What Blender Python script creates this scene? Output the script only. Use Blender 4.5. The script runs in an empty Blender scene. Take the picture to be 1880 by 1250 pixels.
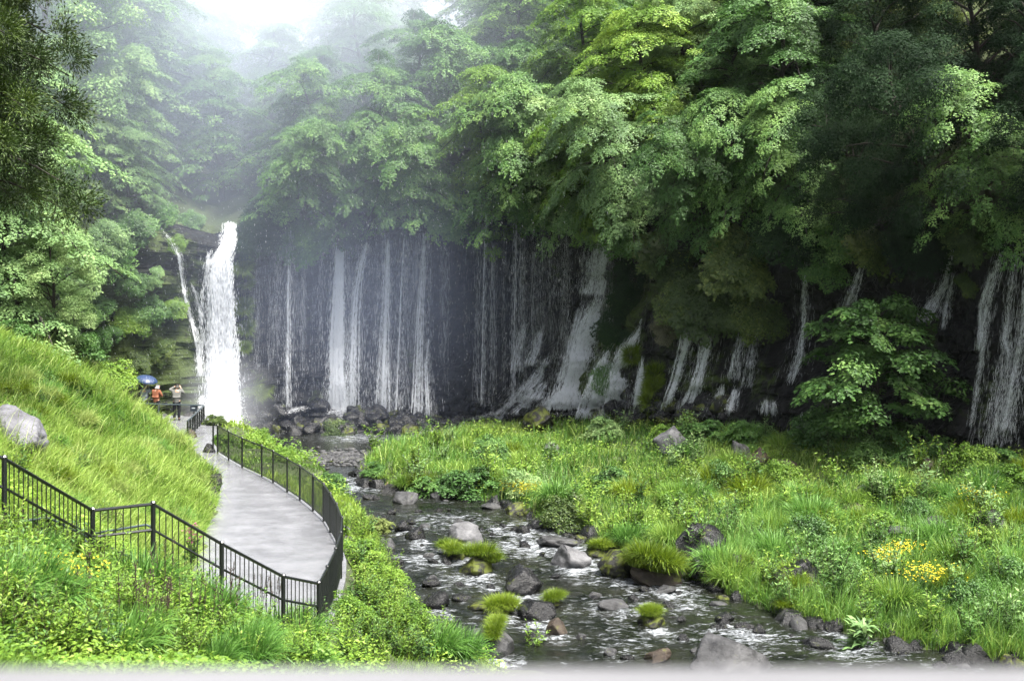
import bpy, math, random
import numpy as np
from mathutils import Vector, Matrix
from mathutils.bvhtree import BVHTree

rng = np.random.default_rng(11)
random.seed(11)
PI = math.pi
R = math.radians
F, CZ, HZ = 2611.0, 9.2, 469.0          # focal length in photo pixels, eye height, horizon row
SC = bpy.context.scene
COL = SC.collection


def at(x, y, Y):
    return np.array([(x - 940) / F * Y, Y, CZ - (y - HZ) / F * Y])


# ------------------------------------------------------------------ noise
def _hash(ix, iy, iz, seed):
    h = (ix * 374761393 + iy * 668265263 + iz * 2147483647 + seed * 974634777) & 0xFFFFFFFF
    h = ((h ^ (h >> 13)) * 1274126177) & 0xFFFFFFFF
    h = ((h ^ (h >> 16)) * 2246822519) & 0xFFFFFFFF
    return ((h ^ (h >> 15)) & 0xFFFFFF) / float(0xFFFFFF)


def vnoise(p, seed=0):
    p = np.asarray(p, float)
    i = np.floor(p).astype(np.int64)
    f = p - i
    u = f * f * (3 - 2 * f)
    r = 0
    for dx in (0, 1):
        for dy in (0, 1):
            for dz in (0, 1):
                w = (u[..., 0] if dx else 1 - u[..., 0]) * (u[..., 1] if dy else 1 - u[..., 1]) * (u[..., 2] if dz else 1 - u[..., 2])
                r = r + w * _hash(i[..., 0] + dx, i[..., 1] + dy, i[..., 2] + dz, seed)
    return r


def fbm(p, seed=0, octv=4, lac=2.03, gain=0.5):
    p = np.asarray(p, float)
    a, s, t = 1.0, 0.0, 0.0
    for o in range(octv):
        s = s + a * (vnoise(p, seed + o * 17) * 2 - 1)
        t += a
        a *= gain
        p = p * lac
    return s / t


def sstep(a, b, x):
    t = np.clip((x - a) / (b - a), 0, 1)
    return t * t * (3 - 2 * t)


# ------------------------------------------------------------------ objects
def props(o, label=None, cat=None, group=None, kind=None):
    if label: o['label'] = label
    if cat: o['category'] = cat
    if group: o['group'] = group
    if kind: o['kind'] = kind
    return o


def empty(name, loc, label=None, cat=None, group=None, rot=(0, 0, 0), scale=1.0):
    o = bpy.data.objects.new(name, None)
    COL.objects.link(o)
    o.location = [float(v) for v in loc]
    o.rotation_euler = rot
    o.scale = (scale,) * 3 if np.isscalar(scale) else scale
    o.empty_display_size = 0.2
    return props(o, label, cat, group)


def mesh_np(name, V, faces, tint=None, smooth=False, attrs=None):
    """faces: (M,k) int array or a list of such arrays"""
    V = np.ascontiguousarray(V, dtype=np.float32).reshape(-1, 3)
    if not isinstance(faces, list): faces = [faces]
    faces = [np.asarray(f, dtype=np.int32) for f in faces if len(f)]
    me = bpy.data.meshes.new(name)
    me.vertices.add(len(V))
    me.vertices.foreach_set('co', V.ravel())
    tot = np.concatenate([np.full(len(f), f.shape[1], np.int32) for f in faces])
    idx = np.concatenate([f.ravel() for f in faces])
    st = np.concatenate([[0], np.cumsum(tot)[:-1]]).astype(np.int32)
    me.loops.add(len(idx))
    me.loops.foreach_set('vertex_index', idx)
    me.polygons.add(len(tot))
    me.polygons.foreach_set('loop_start', st)
    me.polygons.foreach_set('loop_total', tot)
    me.polygons.foreach_set('use_smooth', np.full(len(tot), bool(smooth)))
    if tint is not None:
        a = me.attributes.new('tint', 'FLOAT', 'FACE')
        a.data.foreach_set('value', np.asarray(tint, np.float32))
    for k, v in (attrs or {}).items():
        a = me.attributes.new(k, 'FLOAT', 'POINT')
        a.data.foreach_set('value', np.asarray(v, np.float32))
    me.update(calc_edges=True)
    return me


def link(name, me, mat=None, parent=None):
    o = bpy.data.objects.new(name, me)
    COL.objects.link(o)
    if mat is not None and len(me.materials) == 0: me.materials.append(mat)
    elif mat is not None and me.materials[0] is not mat:
        o.material_slots[0].link = 'OBJECT'
        o.material_slots[0].material = mat
    if parent is not None: o.parent = parent
    return o


def quads(V4):
    """(N,4,3) -> verts, faces"""
    n = len(V4)
    return V4.reshape(-1, 3), np.arange(n * 4).reshape(n, 4)


def grid_faces(nr, nc):
    i = np.arange(nr - 1)[:, None] * nc + np.arange(nc - 1)[None]
    return np.stack([i, i + 1, i + nc + 1, i + nc], -1).reshape(-1, 4)


class MB:
    def __init__(s): s.v, s.f, s.n = [], {3: [], 4: []}, 0
    def add(s, V, Fs):
        V = np.asarray(V, float).reshape(-1, 3)
        Fs = np.asarray(Fs)
        s.v.append(V); s.f[Fs.shape[1]].append(Fs + s.n); s.n += len(V)
    def tube(s, pts, rad, n=7, cap=True):
        pts = np.asarray(pts, float)
        m = len(pts)
        rad = np.broadcast_to(np.asarray(rad, float), (m,))
        T = np.gradient(pts, axis=0)
        T /= np.linalg.norm(T, axis=1)[:, None] + 1e-9
        ref = np.array([0.31, 0.17, 0.93]) if abs(T[0, 2]) < 0.9 else np.array([1.0, 0.1, 0])
        A = np.cross(T, ref); A /= np.linalg.norm(A, axis=1)[:, None] + 1e-9
        B = np.cross(T, A)
        an = np.arange(n) * 2 * PI / n
        ring = pts[:, None] + rad[:, None, None] * (np.cos(an)[None, :, None] * A[:, None] + np.sin(an)[None, :, None] * B[:, None])
        i = np.arange(m - 1)[:, None] * n + np.arange(n)[None]
        j = np.arange(m - 1)[:, None] * n + (np.arange(n)[None] + 1) % n
        fc = np.stack([i, j, j + n, i + n], -1).reshape(-1, 4)
        base = s.n
        s.add(ring.reshape(-1, 3), fc)
        if cap:
            for k in (0, m - 1):
                c = base + k * n
                s.v.append(pts[k:k + 1]); ci = s.n; s.n += 1
                s.f[3].append(np.stack([np.full(n, ci), c + np.arange(n), c + (np.arange(n) + 1) % n], -1))
    def box(s, c, size, rz=0.0):
        x, y, z = [q / 2 for q in size]
        V = np.array([[a, b, d] for d in (-z, z) for a, b in ((-x, -y), (x, -y), (x, y), (-x, y))])
        cr, sr = math.cos(rz), math.sin(rz)
        V = np.stack([V[:, 0] * cr - V[:, 1] * sr, V[:, 0] * sr + V[:, 1] * cr, V[:, 2]], -1) + np.asarray(c)
        s.add(V, [[3, 2, 1, 0], [4, 5, 6, 7], [0, 1, 5, 4], [1, 2, 6, 5], [2, 3, 7, 6], [3, 0, 4, 7]])
    def build(s, name, mat, parent=None, smooth=False):
        fs = [np.concatenate(s.f[k]) for k in (3, 4) if s.f[k]]
        return link(name, mesh_np(name, np.concatenate(s.v), fs, smooth=smooth), mat, parent)


# ------------------------------------------------------------------ materials
def newmat(name):
    m = bpy.data.materials.new(name)
    m.use_nodes = True
    nt = m.node_tree
    for n in list(nt.nodes): nt.nodes.remove(n)
    out = nt.nodes.new('ShaderNodeOutputMaterial')
    return m, nt, out


def nd(nt, typ, **kw):
    n = nt.nodes.new(typ)
    for k, v in kw.items():
        if k.startswith('i_'): n.inputs[k[2:].replace('_', ' ')].default_value = v
        else: setattr(n, k, v)
    return n


def ramp(nt, fac, stops):
    r = nt.nodes.new('ShaderNodeValToRGB')
    e = r.color_ramp.elements
    while len(e) > 1: e.remove(e[-1])
    e[0].position = stops[0][0]; e[0].color = (*stops[0][1], 1)
    for p, c in stops[1:]:
        q = e.new(p); q.color = (*c, 1)
    nt.links.new(fac, r.inputs[0])
    return r.outputs[0]


def noise(nt, scale, detail=4, rough=0.55, coords='Object', stretch=None, dist=0.0):
    tc = nt.nodes.new('ShaderNodeTexCoord')
    o = tc.outputs[coords]
    if stretch:
        mp = nt.nodes.new('ShaderNodeMapping'); mp.inputs['Scale'].default_value = stretch
        nt.links.new(o, mp.inputs['Vector']); o = mp.outputs[0]
    n = nt.nodes.new('ShaderNodeTexNoise')
    n.inputs['Scale'].default_value = scale; n.inputs['Detail'].default_value = detail
    n.inputs['Roughness'].default_value = rough; n.inputs['Distortion'].default_value = dist
    nt.links.new(o, n.inputs['Vector'])
    return n.outputs[0]


def math_n(nt, op, a, b=None, clamp=False):
    n = nt.nodes.new('ShaderNodeMath'); n.operation = op; n.use_clamp = clamp
    for k, v in ((0, a), (1, b)):
        if v is None: continue
        if isinstance(v, (int, float)): n.inputs[k].default_value = v
        else: nt.links.new(v, n.inputs[k])
    return n.outputs[0]


def mixc(nt, fac, a, b):
    n = nt.nodes.new('ShaderNodeMix'); n.data_type = 'RGBA'
    for sock, v in ((n.inputs[0], fac), (n.inputs[6], a), (n.inputs[7], b)):
        if isinstance(v, (int, float)): sock.default_value = v
        elif isinstance(v, tuple): sock.default_value = (*v, 1)
        else: nt.links.new(v, sock)
    return n.outputs[2]


def foliage(name, dark, mid, light, trans=0.35, rough=0.5, gloss=0.35):
    m, nt, out = newmat(name)
    at_ = nd(nt, 'ShaderNodeAttribute', attribute_name='tint')
    oi = nt.nodes.new('ShaderNodeObjectInfo')
    f = math_n(nt, 'ADD', at_.outputs['Fac'], math_n(nt, 'MULTIPLY', math_n(nt, 'SUBTRACT', oi.outputs['Random'], 0.5), 0.35), True)
    c = ramp(nt, f, [(0.0, dark), (0.5, mid), (1.0, light)])
    p = nd(nt, 'ShaderNodeBsdfPrincipled', i_Roughness=rough)
    p.inputs['Specular IOR Level'].default_value = gloss
    nt.links.new(c, p.inputs['Base Color'])
    t = nt.nodes.new('ShaderNodeBsdfTranslucent')
    nt.links.new(c, t.inputs['Color'])
    mx = nd(nt, 'ShaderNodeMixShader'); mx.inputs[0].default_value = trans
    nt.links.new(p.outputs[0], mx.inputs[1]); nt.links.new(t.outputs[0], mx.inputs[2])
    nt.links.new(mx.outputs[0], out.inputs['Surface'])
    return m


def simple(name, col, rough=0.6, metal=0.0, spec=0.5, var=0.0, vscale=3.0, bump=0.0, bscale=20.0):
    m, nt, out = newmat(name)
    p = nd(nt, 'ShaderNodeBsdfPrincipled', i_Roughness=rough, i_Metallic=metal)
    p.inputs['Specular IOR Level'].default_value = spec
    if var > 0:
        n = noise(nt, vscale, 5)
        d = tuple(c * (1 - var) for c in col); l = tuple(min(1, c * (1 + var)) for c in col)
        nt.links.new(ramp(nt, n, [(0.3, d), (0.7, l)]), p.inputs['Base Color'])
    else: p.inputs['Base Color'].default_value = (*col, 1)
    if bump > 0:
        b = nd(nt, 'ShaderNodeBump', i_Strength=bump, i_Distance=0.05)
        nt.links.new(noise(nt, bscale, 6), b.inputs['Height']); nt.links.new(b.outputs[0], p.inputs['Normal'])
    nt.links.new(p.outputs[0], out.inputs['Surface'])
    return m


def rock_mat(name, dark, light, moss, moss_amt, rough=0.45, scale=2.2):
    m, nt, out = newmat(name)
    p = nd(nt, 'ShaderNodeBsdfPrincipled')
    p.inputs['Specular IOR Level'].default_value = .3
    n1 = noise(nt, scale, 8, 0.65)
    c = ramp(nt, n1, [(0.3, dark), (0.52, tuple((a + b) / 2 for a, b in zip(dark, light))), (0.72, light)])
    n2 = noise(nt, scale * 0.8, 6, 0.6, dist=0.6)
    mk = ramp(nt, n2, [(max(0, 0.62 - moss_amt * 0.3), (0, 0, 0)), (min(1, 0.70 - moss_amt * 0.25), (1, 1, 1))])
    n3 = noise(nt, 30, 3)
    mcol = ramp(nt, n3, [(0.3, tuple(q * 0.5 for q in moss)), (0.7, moss)])
    c2 = mixc(nt, mk, c, mcol)
    nt.links.new(c2, p.inputs['Base Color'])
    rr = ramp(nt, noise(nt, 5, 4), [(0.35, (rough * 0.6,) * 3), (0.7, (min(1, rough * 1.5),) * 3)])
    nt.links.new(rr, p.inputs['Roughness'])
    b = nd(nt, 'ShaderNodeBump', i_Strength=0.7, i_Distance=0.06)
    nt.links.new(noise(nt, scale * 5, 8, 0.7), b.inputs['Height']); nt.links.new(b.outputs[0], p.inputs['Normal'])
    nt.links.new(p.outputs[0], out.inputs['Surface'])
    return m


M = {}
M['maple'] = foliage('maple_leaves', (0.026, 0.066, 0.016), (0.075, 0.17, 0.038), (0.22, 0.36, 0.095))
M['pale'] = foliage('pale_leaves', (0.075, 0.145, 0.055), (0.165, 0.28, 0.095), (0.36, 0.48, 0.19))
M['bright'] = foliage('bright_leaves', (0.045, 0.11, 0.014), (0.135, 0.25, 0.03), (0.33, 0.45, 0.08), trans=0.4)
M['deep'] = foliage('shade_dark_leaves', (0.006, 0.017, 0.007), (0.015, 0.036, 0.013), (0.035, 0.07, 0.022), gloss=0.12, rough=.7)  # dark leaf green with the shade of the right-hand wood put into it
M['olive'] = foliage('olive_leaves', (0.022, 0.045, 0.01), (0.055, 0.095, 0.02), (0.18, 0.23, 0.055))
M['gold'] = foliage('golden_leaves', (0.08, 0.11, 0.03), (0.15, 0.19, 0.05), (0.28, 0.32, 0.1))
M['mauve'] = foliage('russet_leaves', (0.08, 0.085, 0.05), (0.13, 0.125, 0.075), (0.2, 0.19, 0.12))
M['cedar'] = foliage('cedar_needles', (0.01, 0.022, 0.006), (0.03, 0.058, 0.01), (0.105, 0.155, 0.022), trans=0.2)
M['grass'] = foliage('grass_blades', (0.045, 0.11, 0.016), (0.145, 0.26, 0.035), (0.32, 0.43, 0.1), trans=0.42, gloss=0.3)
M['reed'] = foliage('cool_grass_blades', (0.035, 0.1, 0.018), (0.095, 0.22, 0.035), (0.2, 0.36, 0.085), trans=0.4)
M['weed'] = foliage('weed_leaves', (0.045, 0.11, 0.014), (0.125, 0.235, 0.024), (0.26, 0.37, 0.055), trans=0.4)
M['tuft'] = foliage('tuft_blades', (0.045, 0.085, 0.006), (0.12, 0.19, 0.012), (0.23, 0.3, 0.03), trans=0.4)
M['straw'] = foliage('straw_blades', (0.16, 0.24, 0.06), (0.26, 0.34, 0.09), (0.38, 0.44, 0.15), trans=0.4)
M['bark'] = simple('bark', (.020, .016, .012), 0.9, var=0.4, vscale=8, bump=0.5, bscale=25)
M['stem'] = simple('dry_stem', (.035, .022, .014), 0.8, var=0.3)
M['flower'] = foliage('yellow_petals', (.62, .48, .015), (.72, .58, .02), (.80, .66, .04), trans=0.3)
M['white_fl'] = foliage('white_petals', (.6, .6, .5), (.7, .7, .62), (.8, .8, .72), trans=0.3)
M['pink'] = foliage('magenta_petals', (.45, .02, .22), (.55, .03, .30), (.65, .08, .4), trans=0.3)
M['metal'] = simple('dark_painted_metal', (.008, .009, .011), 0.30, 0.0, 0.6, var=0.25, vscale=6)
M['steel'] = simple('grey_metal_rail', (.10, .13, .15), 0.28, 0.6, 0.6)
M['rock_grey'] = rock_mat('grey_stone', (.010, .010, .011), (.075, .075, .08), (.09, .11, .02), 0.0)
M['rock_boulder'] = rock_mat('big_boulder_stone', (.018, .018, .022), (.17, .17, .195), (.09, .11, .02), -0.1, 0.5, 1.3)
M['rock_pale'] = rock_mat('pale_stone', (.025, .025, .028), (.15, .15, .16), (.09, .11, .02), -0.1, 0.5, 1.6)
M['rock_dark'] = rock_mat('wet_basalt', (.002, .002, .003), (.016, .016, .018), (.08, .10, .015), 0.0, 0.28)
M['rock_moss'] = rock_mat('mossy_basalt', (.003, .003, .003), (.016, .015, .013), (.09, .11, .012), 0.55, 0.5)
M['rock_brown'] = rock_mat('brown_stone', (.012, .008, .006), (.07, .052, .04), (.09, .10, .02), 0.15, 0.45)
M['rail_stone'] = simple('pale_rail', (.12, .12, .13), 0.5, var=0.08, vscale=4)

# ------------------------------------------------------------------ terrain data
path_left = np.array([(26, -6.2), (30, -7.0), (36, -8.1), (40, -8.7), (44.6, -9.3), (49, -10.15), (52, -11.1), (55.6, -12.2), (60, -14.4), (64, -16.2), (68.5, -18.6), (70.5, -19.6)])
fence_pts = [(-11.76, 56.8), (-10.94, 54.9), (-10.04, 52.9), (-8.94, 50.8), (-8.30, 49.4), (-7.51, 47.5), (-6.85, 45.9), (-6.16, 44.0), (-5.60, 42.3),
             (-5.18, 40.55), (-4.79, 38.85), (-4.40, 36.8), (-4.19, 34.8), (-4.08, 32.9), (-4.03, 31.0), (-4.01, 29.5)]
path_right = np.array([(26, -3.9)] + [(y, x + .0) for x, y in fence_pts[::-1]] + [(61, -13.0), (64, -13.3), (67.6, -14.2), (70.5, -14.8)])
PATH_Z = 1.3
def PL(Y): return np.interp(Y, path_left[:, 0], path_left[:, 1])
def PR(Y): return np.interp(Y, path_right[:, 0], path_right[:, 1]) + 0.12

left_bank = [(-17, 80.5), (-15.0, 77), (-12.8, 72), (-10.6, 67), (-8.9, 63.5), (-7.4, 60), (-5.7, 55.3), (-4.2, 48.9), (-3.3, 43.9), (-2.8, 40.4), (-.6, 38.0), (3, 36.5), (8, 35), (15, 34), (26, 33)]
right_bank = [(26, 35.4), (16.2, 36.5), (13.7, 38), (12.1, 39), (9.95, 40.6), (8.0, 42.8), (5.6, 47.4), (3.9, 50.8), (2.6, 53.6), (1.2, 55.4), (-.6, 59.2), (-2.4, 60.2), (-4.6, 61.2), (-6.5, 63.2), (-7.0, 66),
              (-6.9, 70.5), (-5.4, 74.5), (-3.8, 77), (-3, 80.5)]
stream = np.array(left_bank + right_bank)
def WZ(Y): return np.interp(Y, [30, 34, 40, 50, 58, 62, 65, 68], [-1.9, -1.85, -1.7, -1.35, -1.08, -.98, -.82, -.78])

cliff_line = np.array([(-70, 84), (-34, 79), (-28, 78), (-24, 77.5), (-20, 79.5), (-16.8, 81.5), (-11, 84), (-6, 85), (-2.5, 84.5), (1.5, 82.5), (4.5, 79), (8.5, 73.5), (12, 69.8),
                       (15, 67), (18, 63.5), (21, 59.5), (24, 55), (28, 50), (34, 45), (42, 38), (52, 26), (64, 10)], float)


def seg_dist(P, line, closed=False):
    """distance, signed side (left of direction positive) and arclength for points P (N,2)"""
    A = line; B = np.roll(line, -1, 0)
    if not closed: A, B = A[:-1], B[:-1]
    L = np.linalg.norm(B - A, axis=1)
    s0 = np.concatenate([[0], np.cumsum(L)[:-1]])
    best = np.full(len(P), 1e9); side = np.zeros(len(P)); arc = np.zeros(len(P))
    for a, b, l, s in zip(A, B, L, s0):
        d = b - a
        t = np.clip(((P - a) @ d) / (l * l), 0, 1)
        q = a + t[:, None] * d
        e = P - q
        dist = np.hypot(e[:, 0], e[:, 1])
        m = dist < best
        best = np.where(m, dist, best)
        cr = d[0] * (P[:, 1] - a[1]) - d[1] * (P[:, 0] - a[0])
        side = np.where(m, np.sign(cr), side)
        arc = np.where(m, s + t * l, arc)
    return best, side, arc


def inside(P, poly):
    x, y = P[:, 0], P[:, 1]
    r = np.zeros(len(P), bool)
    n = len(poly)
    for i in range(n):
        x1, y1 = poly[i]; x2, y2 = poly[(i + 1) % n]
        c = ((y1 > y) != (y2 > y)) & (x < (x2 - x1) * (y - y1) / (y2 - y1 + 1e-12) + x1)
        r ^= c
    return r


ctrl = [(-8.2, 23, 4.5), (-7.5, 25.4, 3.6), (-6.57, 26, 3.3), (-5.5, 27, 2.3), (-4.6, 28.5, 1.4), (-4, 29.5, 1.15), (-5.5, 17, 4.0), (-7.2, 20, 4.6), (-9.5, 19, 5.6), (-5, 20, 3.1),
        (-3.1, 24, 1.8), (-3.8, 26, 1.55), (-14, 20, 7.6), (-10, 12, 7.0), (-3, 16, 3.9), (-12, 4, 7.7), (-4, 4, 7.6), (4, 4, 7.6), (12, 4, 7.6), (24, 4, 7.6), (0, 12, 5.2), (12, 12, 5.0),
        (0, 20, 2.4), (10, 20, 1.8), (0, 26, .2), (4, 27, -.3), (-2.6, 30, .1), (-1.6, 35, -1.0), (8, 28, -.6), (16, 27, -.5), (28, 25, 0.5), (12, 32, -1.6), (24, 30, -1.2),
        (-10, 30, 4.0), (-12, 35, 4.4), (-9.2, 36, 2.0), (-10.2, 42, 2.0), (-14.5, 42, 4.6), (-18, 45, 6.1), (-11.6, 49, 2.1), (-14.5, 51, 3.9), (-18, 51, 5.5), (-20, 58, 5.4), (-15.4, 57, 3.2), (-18.4, 62, 4.2),
        (-22, 66, 4.8), (-20.5, 70, 2.6), (-27, 74, 5.5), (-20, 75.5, .9), (-22.5, 76, 1.6), (-18.5, 77, .4), (-30, 40, 10.5), (-30, 60, 10), (-20, 30, 8.6), (-16, 27, 8.4), (-20, 73, 1.4), (-17, 75, .6),
        (-9, 60, .7), (-11.5, 65, .6), (-13.6, 70, .9), (-14.5, 74, .3), (-6, 52, .3), (-4.2, 44, .0), (-3.2, 38, -.3),
        (8, 60, -.25), (12, 55, -.4), (16, 52, -.1), (17, 47, -.7), (20, 55, .6), (18, 60, .8), (14, 64, .75), (8, 70, .4), (3.6, 75, .1), (0, 71, -.2), (-3, 69, -.35), (4, 64, -.35), (24, 46, .2), (15, 42.5, -1.05),
        (32, 42, 1.5), (-2, 64, -.5), (3, 58, -.75), (8, 49, -.9)]
for yy in (32, 36, 41, 46, 51, 56, 61, 66, 70):
    ctrl.append((float(PL(yy)) + .1, yy, 1.25)); ctrl.append((float(PR(yy)) - .1, yy, 1.2))
ctrl = np.array(ctrl, float)


def _phi(r2): return np.where(r2 > 1e-9, 0.5 * r2 * np.log(r2 + 1e-12), 0)
_d = ((ctrl[:, None, :2] - ctrl[None, :, :2]) ** 2).sum(-1) / 100
_n = len(ctrl)
_A = np.zeros((_n + 3, _n + 3)); _A[:_n, :_n] = _phi(_d) + np.eye(_n) * 0.002
_Pm = np.c_[np.ones(_n), ctrl[:, :2] / 10]
_A[:_n, _n:] = _Pm; _A[_n:, :_n] = _Pm.T
_w = np.linalg.solve(_A, np.r_[ctrl[:, 2], 0, 0, 0])


def height(X, Y):
    sh = X.shape
    P = np.c_[X.ravel(), Y.ravel()]
    Pc = np.c_[np.clip(P[:, 0], -34, 34), np.clip(P[:, 1], 2, 84)]
    r2 = ((Pc[:, None] - ctrl[None, :, :2]) ** 2).sum(-1) / 100
    h = _phi(r2) @ _w[:_n] + np.c_[np.ones(len(P)), Pc / 10] @ _w[_n:]
    h = np.clip(h, -2.6, 15)
    P3 = np.c_[P, np.zeros(len(P))]
    h = h + fbm(P3 * 0.55, 3, 4) * 0.28 + fbm(P3 * 1.7, 9, 2) * 0.07
    h = np.where(P[:, 1] < 3.5, np.minimum(h, 7.65), h)
    # keep the near slope out of the frame's lower edge
    lim = CZ - 0.302 * P[:, 1]
    h = np.where((P[:, 0] > -1.5) & (P[:, 1] < 32) & (P[:, 1] > 3), np.minimum(h, lim - .25), h)
    # stream
    d, _, _ = seg_dist(P, stream, True)
    ins = inside(P, stream)
    wz = WZ(P[:, 1])
    near = sstep(0, 1.1, d)
    h = np.where(ins, wz - 0.45 * sstep(0, 1.0, d) - .02, (wz + .05) * (1 - near) + np.maximum(h, wz + .12) * near)
    # path bed
    inp = (P[:, 0] > PL(P[:, 1])) & (P[:, 0] < PR(P[:, 1])) & (P[:, 1] > 29.0) & (P[:, 1] < 70.5)
    h = np.where(inp, PATH_Z - .12, h)
    # plateau behind the cliff
    dc, side, _ = seg_dist(P, cliff_line)
    sd = dc * side
    ang = P[:, 0] / np.maximum(P[:, 1], 1)
    zt = np.interp(ang, [-.4, -.25, -.205, -.19, -.1, .1, .3], [12, 11.4, 10.2, 10.8, 12.2, 12.0, 11.0])
    sl = np.interp(ang, [-.5, -.36, -.25, -.10, 0.0, .1], [.75, .55, .34, .36, .62, .8])
    hb = zt + sl * np.clip(sd - 1, 0, 30) + fbm(P3 * .3, 21, 3) * .8
    k = sstep(.9, 1.9, sd)
    h = np.where(sd > 0.9, h * (1 - k) + np.maximum(hb, h) * k, h)
    return h.reshape(sh)


def H(x, y): return float(height(np.array([float(x)]), np.array([float(y)]))[0])


xs = np.concatenate([np.linspace(-400, -56, 16)[:-1], np.arange(-56, -26, .8), np.arange(-26, 27, .35), np.arange(27, 56, .8), np.linspace(56, 400, 16)])
ys = np.concatenate([np.linspace(-150, -6, 10)[:-1], np.arange(-6, 14, .8), np.arange(14, 88, .35), np.arange(88, 125, .8), np.linspace(125, 600, 16)])
GX, GY = np.meshgrid(xs, ys)
GZ = height(GX, GY)
gv = np.stack([GX, GY, GZ], -1).reshape(-1, 3)
gf = grid_faces(len(ys), len(xs))
m, nt, out = newmat('ground_soil')
p = nd(nt, 'ShaderNodeBsdfPrincipled', i_Roughness=0.9)
c = ramp(nt, noise(nt, 0.9, 8, 0.65), [(.3, (.018, .022, .008)), (.5, (.035, .05, .014)), (.7, (.05, .075, .018))])
rk = nd(nt, 'ShaderNodeAttribute', attribute_name='rocky')
rkc = ramp(nt, noise(nt, 2.2, 7, .7), [(.35, (.004, .004, .005)), (.5, (.014, .013, .012)), (.62, (.04, .06, .014)), (.75, (.09, .12, .03))])
nt.links.new(mixc(nt, rk.outputs['Fac'], c, rkc), p.inputs['Base Color'])
b = nd(nt, 'ShaderNodeBump', i_Strength=0.8, i_Distance=0.1); nt.links.new(noise(nt, 8, 6), b.inputs['Height']); nt.links.new(b.outputs[0], p.inputs['Normal'])
nt.links.new(p.outputs[0], out.inputs['Surface'])
M['ground'] = m
_dc, _sd, _ = seg_dist(gv[:, :2], cliff_line)
rocky = np.where((_sd > 0) | (gv[:, 1] < 40), 0, sstep(6.5, 4.0, _dc)) + sstep(70.8, 71.5, gv[:, 1]) * (gv[:, 0] > -21) * (gv[:, 0] < 2) * (_sd < 0)
ground = link('ground', mesh_np('ground', gv, gf, smooth=True, attrs={'rocky': np.clip(rocky, 0, 1)}), m); props(ground, kind='structure')

# ------------------------------------------------------------------ cliff
seg = np.linalg.norm(np.diff(cliff_line, axis=0), axis=1)
arc = np.concatenate([[0], np.cumsum(seg)])
s_vals = np.concatenate([np.arange(30, 62, .6), np.arange(62, 152, .13), np.arange(152, arc[-1], .8)])
# smooth centreline
cx = np.interp(s_vals, arc, cliff_line[:, 0]); cy = np.interp(s_vals, arc, cliff_line[:, 1])
for _ in range(24):
    cx[1:-1] = (cx[:-2] + 2 * cx[1:-1] + cx[2:]) / 4; cy[1:-1] = (cy[:-2] + 2 * cy[1:-1] + cy[2:]) / 4
tx, ty = np.gradient(cx, s_vals), np.gradient(cy, s_vals)
tl = np.hypot(tx, ty); nx, ny = ty / tl, -tx / tl          # toward the viewer
NT = 110
t_vals = np.linspace(0, 1, NT)
ang = cx / cy
ztop = np.interp(ang, [-.4, -.25, -.205, -.19, -.1, .1, .3], [12, 11.4, 10.4, 11, 12.3, 12.1, 11.2])
S, T = np.meshgrid(s_vals, t_vals)
Z = -1.6 + (ztop[None] + 1.6) * T
apron = np.interp(ang, [-.3, -.2, -.1, 0, .03, .3], [.8, .6, .9, 1.2, 2.0, 2.0])[None]
outv = apron * (1 - T) ** 1.8
P3 = np.stack([S, np.zeros_like(S), Z], -1)
outv = outv + fbm(P3 * np.array([.22, 1, .18]), 31, 3) * 1.0 + fbm(P3 * np.array([1.3, 1, .35]), 41, 4) * .42 + fbm(P3 * np.array([.5, 1, 2.4]), 51, 3) * .20 + fbm(P3 * 3.1, 61, 3) * .13
led = vnoise(P3 * np.array([.35, 1, .9]), 71)
outv = outv + .35 * sstep(.55, .6, led)
def cells(p):
    i = np.floor(p).astype(np.int64); return _hash(i[..., 0], i[..., 1], i[..., 2], 5)
warp = np.stack([fbm(P3 * .9, 91, 2) * .5, np.zeros_like(S), fbm(P3 * .9, 92, 2) * .4], -1)
outv = outv + .34 * (cells((P3 + warp) * np.array([1.25, 0, .75])) - .5) + .20 * (cells((P3 + warp) * np.array([2.6, 0, 1.7]) + 11) - .5)
outv = outv - .8 * sstep(.86, .80, T) * 0 - 1.1 * sstep(.93, 1.0, T)
# undercut below the lip in the middle
outv = outv - .5 * sstep(.25, .5, T) * sstep(.85, .6, T)
cv = np.stack([cx[None] + nx[None] * outv, cy[None] + ny[None] * outv, Z], -1).reshape(-1, 3)
cf = grid_faces(NT, len(s_vals))
mossz = np.interp(ang, [-.35, -.30, -.22, -.205, -.19, -.15, .02, .08, .12, .2, .4], [.9, .9, .75, .25, .35, .12, .08, .5, .35, .22, .4])[None] * (0.55 + .9 * T * (1 - T) * 2)
moss = (mossz + fbm(P3 * np.array([.5, 1, .35]), 81, 4) * .7).ravel()
m, nt, out = newmat('cliff_basalt')
p = nd(nt, 'ShaderNodeBsdfPrincipled')
p.inputs['Specular IOR Level'].default_value = .22
n1 = noise(nt, 1.1, 9, 0.68, stretch=(1, 1, .45))
c = ramp(nt, n1, [(.3, (.0012, .0012, .0018)), (.5, (.005, .005, .006)), (.64, (.014, .0135, .014)), (.78, (.036, .032, .030))])
am = nd(nt, 'ShaderNodeAttribute', attribute_name='moss')
mk = math_n(nt, 'ADD', am.outputs['Fac'], math_n(nt, 'MULTIPLY', math_n(nt, 'SUBTRACT', noise(nt, 3.0, 6), .5), 1.4))
mk = ramp(nt, mk, [(.45, (0, 0, 0)), (.75, (1, 1, 1))])
mc = ramp(nt, noise(nt, 14, 4), [(.3, (.018, .028, .006)), (.7, (.06, .088, .018))])
nt.links.new(mixc(nt, mk, c, mc), p.inputs['Base Color'])
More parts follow.
